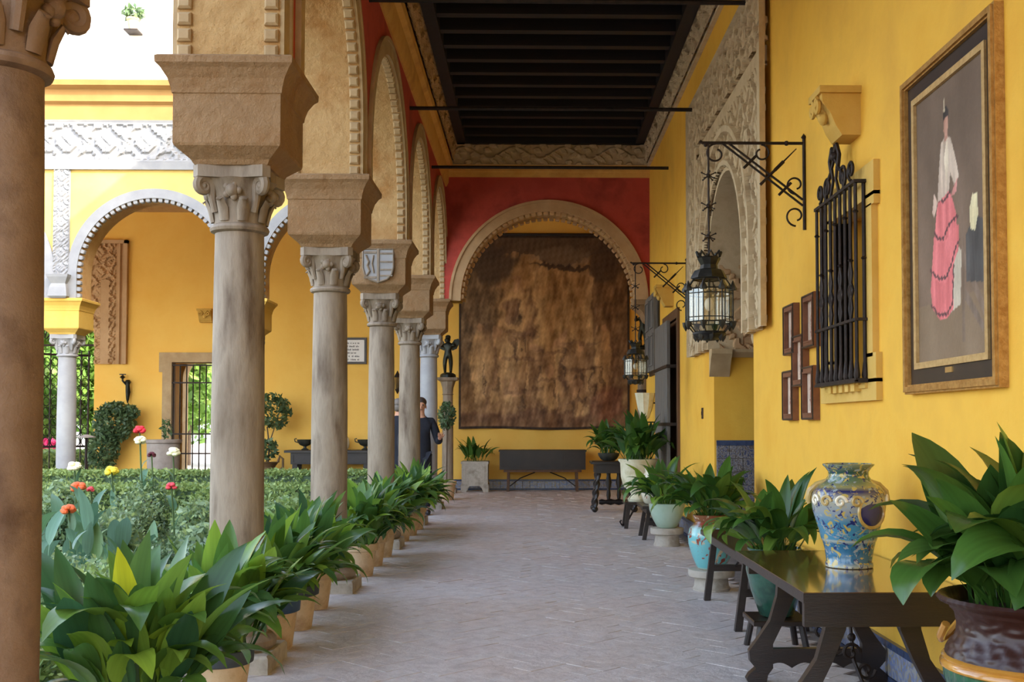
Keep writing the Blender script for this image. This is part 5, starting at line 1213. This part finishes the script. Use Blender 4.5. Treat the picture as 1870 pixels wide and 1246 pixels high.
# plaque with lines of small dark lettering
pq = at(670, 617, YB); pq0 = at(575, 665, YB)
pl_ = thing('inscribed_plaque', 'white inscribed plaque in a dark frame on the far gallery wall', 'plaque', (pq0.x, YB, pq0.z))
PWd, PHd = pq.x-pq0.x, pq.z-pq0.z
m_ = MB(); m_.box(.03, PWd-.03, -.025, 0, .03, PHd-.03); m_.build('panel', 'white_plaster', pl_)
m_ = MB(); ring_frame(m_, 0, PWd, 0, PHd, .045, lambda a, b, t: (a, -t, b), 0, .05); m_.build('frame', 'frame_dark', pl_)
m_ = MB(); rr_ = random.Random(4)
for j in range(6):
    x = .14; z = PHd-.13-j*.068
    while x < PWd-.16:
        wdt = rr_.uniform(.012, .026); 
        if rr_.random() > .16: m_.box(x, x+wdt*.55, -.029, -.024, z, z+rr_.uniform(.022,.036)); 
        x += wdt
m_.build('lettering', 'frame_dark', pl_)
# wall torch bracket and wall lantern
tb2 = at(232, 712, YB-.05); wt = thing('wall_torch', 'dark carved wall torch bracket between the gateway and grilled door', 'wall torch', (tb2.x, YB, tb2.z))
m_ = MB(); m_.lathe([(.005,-.28),(.03,-.2),(.05,-.05),(.04,.1),(.06,.16),(.03,.2)], 10, (.03,-.09,0), mod=lambda a, z: 1+.2*math.cos(3*a+z*20)); m_.build('figure', 'bronze', wt, True)
m_ = MB(); m_.tube([(.0,-.1,.1),(-.06,-.14,.18),(-.06,-.14,.3)], .02, 6); m_.lathe([(.02,.22),(.06,.25),(.03,.28)], 10, (-.06,-.14,0)); m_.tube([(.03,-.02,0),(.03,0,0)], .02, 6); m_.box(-.12,.0,-.16,-.12,.3,.32); m_.build('candle_cup', 'bronze', wt, True)
wl2 = at(726, 700, YB-.1); wln = thing('wall_sconce', 'slender iron wall sconce on the far gallery wall behind the columns', 'wall lamp', (wl2.x, YB, wl2.z))
m_ = MB(); m_.tube([(0,0,-.1),(0,-.1,-.18),(0,-.12,-.05),(0,-.12,.25)], .012, 6); m_.build('arm', 'iron', wln, True)
m_ = MB()
for i in range(6):
    a = 2*PI*i/6; m_.tube([(.05*math.cos(a),-.12+.05*math.sin(a),-.12),(.06*math.cos(a),-.12+.06*math.sin(a),.12)], .006, 5)
m_.lathe([(.07,.12),(.05,.17),(.01,.24)], 8, (0,-.12,0)); m_.lathe([(.005,-.22),(.05,-.14),(.055,-.12)], 8, (0,-.12,0)); m_.build('cage', 'iron', wln, True)
# side table with three footed bowls
sdx = at(605, 820, YB-.5); st2 = thing('side_table', 'long dark side table against the far gallery wall', 'table', (sdx.x, YB-.36, 0))
hw = (at(690, 820, YB-.36).x-at(525, 820, YB-.36).x)/2; zt = at(600, 822, YB-.36).z
m_ = MB(); m_.cbox(-hw, hw, -.3, .3, zt-.05, zt, .006); m_.build('table_top', 'black_wood', st2)
m_ = MB(); m_.box(-hw+.12, hw-.12, -.25, .25, zt-.28, zt-.049); m_.build('apron', 'black_wood', st2)
for i in range(3): m_ = MB(); ring_frame(m_, -hw+.16+i*(2*hw-.32)/3, -hw+.14+(i+1)*(2*hw-.32)/3, zt-.26, zt-.07, .02, lambda a, b, t: (a, -.25-t, b), 0, .015); m_.build('drawer', 'black_wood', st2)
for sx in (-1, 1):
    for sy in (-1, 1): m_ = MB(); m_.box(sx*(hw-.2)-.05, sx*(hw-.2)+.05, sy*.18-.05, sy*.18+.05, 0, zt-.27); m_.build('leg', 'black_wood', st2)
m_ = MB(); m_.box(-hw+.2, hw-.2, -.2, .2, .08, .12); m_.build('stretcher', 'black_wood', st2)
for (px, lb) in ((557, 'dark footed metal bowl on the side table, nearer the grilled door'), (667, 'dark footed metal bowl on the side table, nearer the inscribed plaque')):
    q = at(px, 815, YB-.36); b = thing('footed_bowl', lb, 'bowl', (q.x, YB-.36, zt), 0, 'footed bowls on the side table')
    m_ = MB(); m_.lathe([(.07,0),(.08,.01),(.03,.04),(.03,.07),(.1,.1),(.15,.16),(.16,.2),(.17,.21),(.14,.2),(.05,.12)], 20); m_.build('bowl', 'urn_dark', b, True, 50)
    for s in (-1, 1): m_ = MB(); m_.tube([(s*.14,0,.15),(s*.2,0,.17),(s*.21,0,.22),(s*.17,0,.23)], .012, 6); m_.build('handle', 'urn_dark', b, True)
q = at(628, 800, YB-.3); b = thing('round_ornament', 'pale round ceramic ornament between the footed bowls', 'ornament', (q.x, YB-.3, zt)); m_ = MB(); m_.lathe([(.06,0),(.1,.03),(.12,.14),(.1,.24),(.05,.3),(.06,.34),(.03,.34)], 18); m_.build('body', 'ceramic_white', b, True, 50)
# urn with small tree, left of the side table
uq = at(489, 850, YB-.7); un = thing('urn_tree', 'small leafy tree in a brown handled urn by the far gallery wall', 'potted tree', (uq.x, YB-.7, 0))
m_ = MB(); m_.lathe([(.16,0),(.17,.05),(.08,.1),(.08,.16),(.2,.3),(.22,.42),(.14,.5),(.2,.58),(.24,.6),(.2,.6)], 24); m_.build('urn', 'urn_brown', un, True, 50)
for s in (-1, 1): m_ = MB(); m_.tube([(s*.2,0,.4),(s*.3,0,.5),(s*.3,0,.66),(s*.24,0,.72),(s*.2,0,.6)], .025, 6); m_.build('handle', 'urn_brown', un, True)
m_ = MB(); m_.tube([(0,0,.55),(.03,0,.9),(-.02,0,1.3)], [.025,.02,.012], 6); m_.tube([(.02,0,.95),(.2,0,1.5)], [.014,.006], 5); m_.build('trunk', 'bark', un)
cloud_obj('foliage', np.concatenate([ball_pts(420, (.05,0,1.6), (.42,.35,.38), 5), ball_pts(140, (.02,0,.85), (.18,.18,.22), 6)]), .06, 'shrub_leaf', un)
# stone tub with a sparse plant, climbing shrub
tq = at(298, 855, YB-1.2); tu = thing('stone_tub', 'grey stone barrel tub in front of the grilled door', 'planter', (tq.x, YB-1.2, 0)); tz = at(298, 803, YB-1.2).z
m_ = MB(); m_.lathe([(.24,0),(.26,.02),(.30,tz*.5),(.31,tz-.08),(.34,tz-.06),(.35,tz),(.3,tz),(.28,tz-.06)], 28); m_.build('tub', 'tub', tu, True, 40)
m_ = MB(); m_.lathe([(.29,0),(.001,.02)], 16); o = m_.build('soil', 'soil', tu); o.location = (0,0,tz-.06)
m_ = MB(); m_.tube([(0,0,tz-.06),(.05,0,tz+.2),(.12,0,tz+.38)], .01, 5); m_.build('stem', 'stem', tu); cloud_obj('foliage', ball_pts(50, (.06,0,tz+.22), (.12,.1,.2), 8), .05, 'shrub_leaf', tu)
cq = at(205, 780, YB-.5); cs = thing('climbing_shrub', 'dark green climbing shrub against the wall below the torch bracket', 'shrub', (cq.x, YB-.45, 0))
zz = cq.z
cloud_obj('foliage', np.concatenate([ball_pts(1600, (.02,0,zz+.1), (.42,.3,.42), 9), ball_pts(1200, (-.2,0,zz-.45), (.32,.3,.45), 10), ball_pts(260, (.32,0,zz+.3), (.2,.15,.16), 12)]), .05, 'shrub_leaf', cs)
m_ = MB(); m_.tube([(-.25,0,0),(-.2,0,.5),(0,0,zz)], .025, 6); m_.build('stem', 'bark', cs)
m_ = MB(); m_.box(-.6, .35, -.3, .3, 0, .3); m_.build('trough', 'tub', cs)
lq = at(157, 840, 18.6); gl_ = thing('garden_light', 'low black garden lamp on a post near the white column', 'lamp', (lq.x, 18.6, 0)); lz = at(157, 798, 18.6).z
m_ = MB(); m_.tube([(0,0,0),(0,0,lz)], .02, 6); m_.lathe([(.09,0),(.07,.1),(.03,.14)], 12); m_.build('post', 'iron', gl_, True); m_ = MB(); m_.lathe([(.02,.04),(.15,0),(.15,-.015),(.02,.02)], 16); o = m_.build('shade', 'tub', gl_, True); o.location = (0,0,lz)

# ------------------------------------------------------------------ garden
g_ = MB(); g_.box(-30, -1.98, -8, 17.2, -.3, -.03); ground = struct(g_.build('ground', 'soil'))
g_ = MB(); g_.box(-30, -8.6, -8, 17.2, -.03, -.01); struct(g_.build('unseen_bounce_slab', 'bounce_pale'))  # unseen pale slab, added to bounce sunlight up onto the gallery walls
g_ = MB(); g_.box(-60, 30, YB+.6, 80, -.3, -.03); struct(g_.build('ground_beyond', 'pebble_curb'))
g_ = MB(); g_.cbox(-7.8, -2.15, 10.4, 11.2, -.03, -.005, .004); struct(g_.build('garden_path', 'pebble_curb'))
def hedge(label, x0, x1, y0, y1, h, n, seed, size=.045, group='clipped garden hedges'):
    rs = np.random.RandomState(seed)
    t = thing('hedge', label, 'hedge', ((x0+x1)/2, (y0+y1)/2, -.03), 0, group); w, d = x1-x0, y1-y0
    a = rs.rand(n, 3); P = np.stack([(a[:,0]-.5)*w, (a[:,1]-.5)*d, a[:,2]*h], 1)
    f = rs.rand(n); top = f < .5; front = (f >= .5) & (f < .85)
    P[top,2] = h+rs.normal(size=top.sum())*.02; P[front,1] = -d/2+rs.normal(size=front.sum())*.02
    sd = f >= .85; P[sd,0] = np.sign(rs.rand(sd.sum())-.5)*w/2
    cloud_obj('foliage', P, size, 'hedge_leaf', t)
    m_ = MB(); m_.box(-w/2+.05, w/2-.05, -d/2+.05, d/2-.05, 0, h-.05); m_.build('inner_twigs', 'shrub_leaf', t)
hedge('clipped hedge along the foot of the courtyard arcade', -9.5, -2.3, 16.2, 16.8, .66, 16000, 1, .03)
hedge('lower clipped hedge in front of the flowering stems', -8.8, -2.3, 14.2, 14.9, .56, 18000, 2, .03)
def bush(name, label, c, r, n, size, mat, seed, cat='shrub', group=None):
    t = thing(name, label, cat, (c[0], c[1], -.03), 0, group)
    cloud_obj('foliage', ball_pts(n, (0,0,r[2]*.9), r, seed, .8), size, mat, t)
    m_ = MB()
    rs = random.Random(seed)
    for i in range(4): m_.tube([(0,0,0),(rs.uniform(-.4,.4)*r[0],rs.uniform(-.4,.4)*r[1],r[2]*1.3)], .012, 5)
    m_.build('stem', 'bark', t); return t
rs = random.Random(77)
placed = []; tries = 0
LOOK = {'cover_leaf': 'pale grey-green', 'shrub_leaf': 'dark green', 'hedge_leaf': 'yellow-green'}
def where(x, y):
    if y > 12.4: return 'at the foot of the lower hedge'
    if y > 10.9: return 'behind the strip of garden path'
    if y > 9.7: return 'in front of the strip of garden path'
    if x < -3.0 and y > 8: return 'around the clump of canna leaves'
    if y > 7: return 'behind the pots between two arcade columns'
    return 'behind the pot with the bright yellow leaf'
while len(placed) < 34 and tries < 4000:
    tries += 1
    y = rs.uniform(4.9, 13.7); x = rs.uniform(-.44*y+.1, -2.4) if y > 6 else rs.uniform(-2.9, -2.35)
    r = rs.uniform(.26, .42)
    if any(math.hypot(x-a, y-b) < (r+c)*.92 for a, b, c in placed) or (abs(x+3.75) < .95 and abs(y-8.9) < .85): continue
    if 10.3 < y < 11.3: continue
    placed.append((x, y, r)); z = rs.uniform(.2, .36)*(1.15 if y > 9 else .9); mt = rs.choice(('cover_leaf','cover_leaf','shrub_leaf','hedge_leaf'))
    bush('garden_shrub', '%s low leafy shrub %s' % (LOOK[mt], where(x, y)), (x, y), (r, r, z), 1700, rs.uniform(.02, .042), mt, 200+len(placed), group='low shrubs in the garden bed')
# ground cover nobody could count
n = 60000; rsn = np.random.RandomState(9); P = np.stack([-2.05-np.abs(rsn.rand(n))*5.4, 4+rsn.rand(n)*10.1, rsn.rand(n)**2*.12], 1)
gc = cloud_obj('ground_cover', P, .03, 'cover_leaf'); tag(gc, 'low leafy green ground cover filling the garden bed', 'ground cover', kind='stuff')
CANNA = []
for (b, p, l, w, d) in ((.3,.1,.5,.16,.2),(.7,.1,.48,.17,.4),(1.0,.1,.45,.16,.5)): CANNA.append(leaf_mesh('leaf', b, p, l, w, 'canna_leaf', d))
def flower_plant(label, px, py, Y, petal, fr, nleaf=6, seed=0, leafz=.8):
    q = at(px, py, Y); t = thing('flowering_plant', label, 'flower', (q.x, Y, -.03), 0, 'flowers on tall stems in the garden'); H = q.z+.03
    m_ = MB(); m_.tube([(.05,0,0),(.03,0,H*.5),(0,0,H)], .009, 6); m_.build('stem', 'stem', t)
    rg = random.Random(seed)
    for i in range(nleaf):
        z = H*leafz*(i+.3)/nleaf; az = rg.random()*6.28; s = rg.uniform(.28, .55)
        link('leaf', rg.choice(CANNA), t, Matrix.Translation((.03,0,z)) @ Matrix.Rotation(az, 4, 'Z') @ Matrix.Diagonal((s,s,s,1)))
    m_ = MB()
    for i in range(14):
        a = rg.random()*6.28; e = rg.uniform(-.3, 1.2); d = Vector((math.cos(a)*math.cos(e), math.sin(a)*math.cos(e), math.sin(e)))
        m_.ball(Vector((0,0,H))+d*fr*.6, fr*.5, 8, 5, (1,1,.7))
    m_.build('flower_head', petal, t, True)
FL = [('red rose-like flower on a tall stem before the yellow wall', 255, 787, 14.0, 'petal_red', .075, 3), ('cream yellow flower on a tall stem below the red one', 256, 806, 13.6, 'petal_cream', .075, 2),
      ('dark maroon flower in front of the stone tub', 277, 832, 13.4, 'petal_dark', .05, 2), ('cream white flower beside the stone tub', 316, 828, 13.8, 'petal_cream', .085, 3),
      ('bright yellow canna flower above the hedge', 204, 862, 12.0, 'petal_yellow', .075, 6), ('pale yellow canna flower near the white column foot', 136, 854, 12.4, 'petal_cream', .08, 7),
      ('orange canna flower beside a smaller red bud', 143, 891, 9.6, 'petal_orange', .065, 8), ('small red bud beside the orange canna flower', 166, 895, 9.8, 'petal_rose', .035, 5),
      ('deep orange canna flower lower among blue-green leaves', 125, 933, 8.2, 'petal_orange', .055, 8), ('single rose red flower in front of the lower hedge', 313, 890, 10.2, 'petal_rose', .05, 4)]
for k, (lb, px, py, Y, mt, fr, nl) in enumerate(FL): flower_plant(lb, px, py, Y, mt, fr, nl, 50+k)
cl = thing('canna_clump', 'clump of broad blue-green canna leaves in the garden bed', 'shrub', (-3.75, 8.9, -.03))
rg = random.Random(3)
for i in range(46):
    s = rg.uniform(.45, .8); link('leaf', rg.choice(CANNA), cl, Matrix.Translation((rg.uniform(-.6,.6), rg.uniform(-.5,.5), rg.uniform(.05,.5))) @ Matrix.Rotation(rg.random()*6.28, 4, 'Z') @ Matrix.Diagonal((s,s,s,1)))
# sunlit garden beyond the gateway and the passage
def tree(label, x, y, h, r, n, seed, mat='tree_leaf', group='trees in the garden beyond the gateway', size=.16):
    t = thing('garden_tree', label, 'tree', (x, y, -.03), 0, group); rsx = np.random.RandomState(seed); P = []
    for i in range(9):
        c = (rsx.uniform(-.6,.6)*r, rsx.uniform(-.6,.6)*r, h*rsx.uniform(.25,1)); P.append(ball_pts(n//9, c, (r*.55,r*.55,r*.5), seed+i, .8))
    cloud_obj('foliage', np.concatenate(P), size, mat, t)
    m_ = MB(); m_.tube([(0,0,0),(.05,0,h*.5),(-.05,0,h*.85)], [.14,.1,.05], 8); m_.build('trunk', 'bark', t)
for k, (x, y, h, r) in enumerate(((-10.9,28.2,4.6,1.35),(-13.6,29.2,5.2,1.4),(-8.1,30.0,4.6,1.3),(-10.9,32.2,5.4,1.7),(-14.8,33,5.8,1.9),(-7.2,34.2,5.0,1.7),(-11.6,37.2,6.6,2.2))):
    tree(['pale green garden tree closest behind the open gateway', 'pale green garden tree left of the gateway post beyond the hedge', 'pale green tree seen through the grilled doorway', 'broad green tree in the second row beyond the gateway', 'broad tall tree in the second row behind the hedge', 'taller green tree deep behind the grilled doorway', 'tallest broad tree farthest back in the sunlit garden'][k], x, y, h, r, 4200, 300+10*k)
pb2 = at(92, 785, 26.4); bush('flowering_bush', 'bright pink flowering bush beyond the garden gateway', (pb2.x, 26.4), (.5,.4,.55), 900, .09, 'pink_petal', 401, 'shrub')
hedge('hedge in the sunlit garden beyond the gateway', -12.5, -9.15, 24.8, 25.6, .75, 5000, 7, .06)
# potted plant on the white terrace wall
tp2 = at(243, 40, 24.0); wp = thing('wall_pot', 'small potted plant on a bracket high on the white terrace wall', 'potted plant', (tp2.x, 24.0, tp2.z-.2))
m_ = MB(); m_.lathe([(.08,0),(.12,.22),(.14,.23),(.14,.28),(.11,.28)], 16); m_.build('pot', 'clay', wp, True, 40); cloud_obj('foliage', ball_pts(120, (0,0,.4), (.25,.2,.16), 44), .08, 'shrub_leaf', wp)
m_ = MB(); m_.box(-.15, .15, -.15, .2, -.03, 0); m_.build('bracket', 'iron', wp)

# ------------------------------------------------------------------ people
def hand(J, E, w, d, s, up):
    """five unequal fingers leaving the wrist joint index w; d: pointing direction, s: sideways"""
    d = Vector(d).normalized(); s = Vector(s).normalized(); n_ = Vector(up).normalized(); P0 = Vector(J[w][0])
    k = len(J); J.append((tuple(P0+d*.05), (.018,.03))); E.append((w, k))
    for i, (off, ln) in enumerate(((-.03,.060),(-.011,.072),(.009,.068),(.028,.052))):
        b = len(J); q = P0+d*.085+s*off; J.append((tuple(q), .0095)); E.append((k, b))
        J.append((tuple(q+d*ln*.5+n_*.012), .0085)); E.append((b, b+1)); J.append((tuple(q+d*ln*.8+n_*.04), .0075)); E.append((b+1, b+2))
    b = len(J); J.append((tuple(P0+d*.035-s*.045+n_*.01), .011)); E.append((k, b)); J.append((tuple(P0+d*.07-s*.06+n_*.03), .009)); E.append((b, b+1))
def person(label, loc, rz, arms, hairmat, coatlen=.62, coat='navy'):
    p = thing('person', label, 'person', loc, rz)       # local: facing -y, 1.74 m tall
    J = [((0,0,.96),.11), ((0,0,1.15),.11), ((0,.01,1.36),.12), ((0,.01,1.47),.055), ((0,-.005,1.54),.055), ((0,-.015,1.60),(.072,.082)), ((0,-.005,1.67),(.075,.088)), ((0,0,1.72),.06)]
    E = [(0,1),(1,2),(2,3),(3,4),(4,5),(5,6),(6,7)]
    for s in (-1, 1):
        k = len(J); J += [((s*.09,0,.92),.085), ((s*.10,-.01,.50),.06), ((s*.10,.02,.10),.042), ((s*.11,-.10,.04),.035)]; E += [(0,k),(k,k+1),(k+1,k+2),(k+2,k+3)]
    for s, (el, wr) in zip((-1, 1), arms):
        k = len(J); J += [((s*.18,.01,1.40),.052), (el,.042), (wr,.028)]; E += [(2,k),(k,k+1),(k+1,k+2)]
        d = Vector(wr)-Vector(el); hand(J, E, k+2, d, d.cross(Vector((0,0,1))) if abs(d.normalized().z) < .9 else (0,1,0), (0,0,1) if abs(d.normalized().z) < .9 else (-s,0,0))
    body = skin_fig('body', J, E, 'skin', p, 0, 2)
    m_ = MB(); m_.ball((0,-.098,1.60), .014, 8, 6, (1,1.2,1.7)); m_.ball((-.078,0,1.61), .02, 8, 6, (.5,1,1.6)); m_.ball((.078,0,1.61), .02, 8, 6, (.5,1,1.6)); m_.build('nose_and_ears', 'skin', body, True)
    m_ = MB()
    for s in (-1, 1): m_.ball((s*.03,-.088,1.635), .011, 8, 6)
    m_.tube([(-.022,-.092,1.565),(0,-.097,1.563),(.022,-.092,1.565)], .005, 6); m_.build('eyes_and_mouth', 'hair', body, True)
    m_ = MB(); m_.ball((0,.018,1.68), .098, 16, 10, (.92,1.02,.8)); m_.ball((0,.05,1.62), .075, 12, 8, (1.0,.8,1.0)); m_.build('hair', hairmat, p, True)
    CJ = [((0,0,.98),(.17,.125)), ((0,0,1.15),(.155,.125)), ((0,.01,1.34),(.17,.125)), ((0,.01,1.44),(.10,.09)), ((0,.005,1.50),(.066,.066)), ((0,0,coatlen+.1),(.185,.14)), ((0,0,coatlen),(.185,.14))]; CE = [(0,1),(1,2),(2,3),(3,4),(0,5),(5,6)]
    for s, (el, wr) in zip((-1, 1), arms):
        k = len(CJ); e_, w_ = Vector(el), Vector(wr); CJ += [((s*.17,.01,1.40),.075), (tuple(e_),.062), (tuple(e_.lerp(w_, .93)),.045)]; CE += [(2,k),(k,k+1),(k+1,k+2)]
    skin_fig('coat', CJ, CE, coat, p, 0, 2)
    TJ = [((0,0,.90),.12)]; TE = []
    for s in (-1, 1):
        k = len(TJ); TJ += [((s*.09,0,.85),.095), ((s*.10,-.01,.50),.075), ((s*.10,.02,.09),.06)]; TE += [(0,k),(k,k+1),(k+1,k+2)]
    skin_fig('trousers', TJ, TE, 'dark_trousers', p, 0, 1)
    for s in (-1, 1): m_ = MB(); m_.ball((s*.105,-.05,.045), .05, 12, 8, (1,2.6,.9)); m_.build('shoe', 'black_wood', p, True)
    return p
mp_ = at(768, 800, 16.4)
person('man in a dark navy coat with one arm held out beside the pale column', (mp_.x, 16.4, 0), .15, (((-.30,.0,1.13),(-.28,-.14,.9)), ((.27,-.02,1.08),(.27,-.26,1.15))), 'hair')
mp2 = at(728, 800, 17.2)
person('second person in dark clothes mostly hidden behind the pale column', (mp2.x, 17.2, 0), PI*.9, (((-.28,.0,1.14),(-.27,-.08,.88)), ((.28,0,1.14),(.27,-.1,.88))), 'grey_hair')
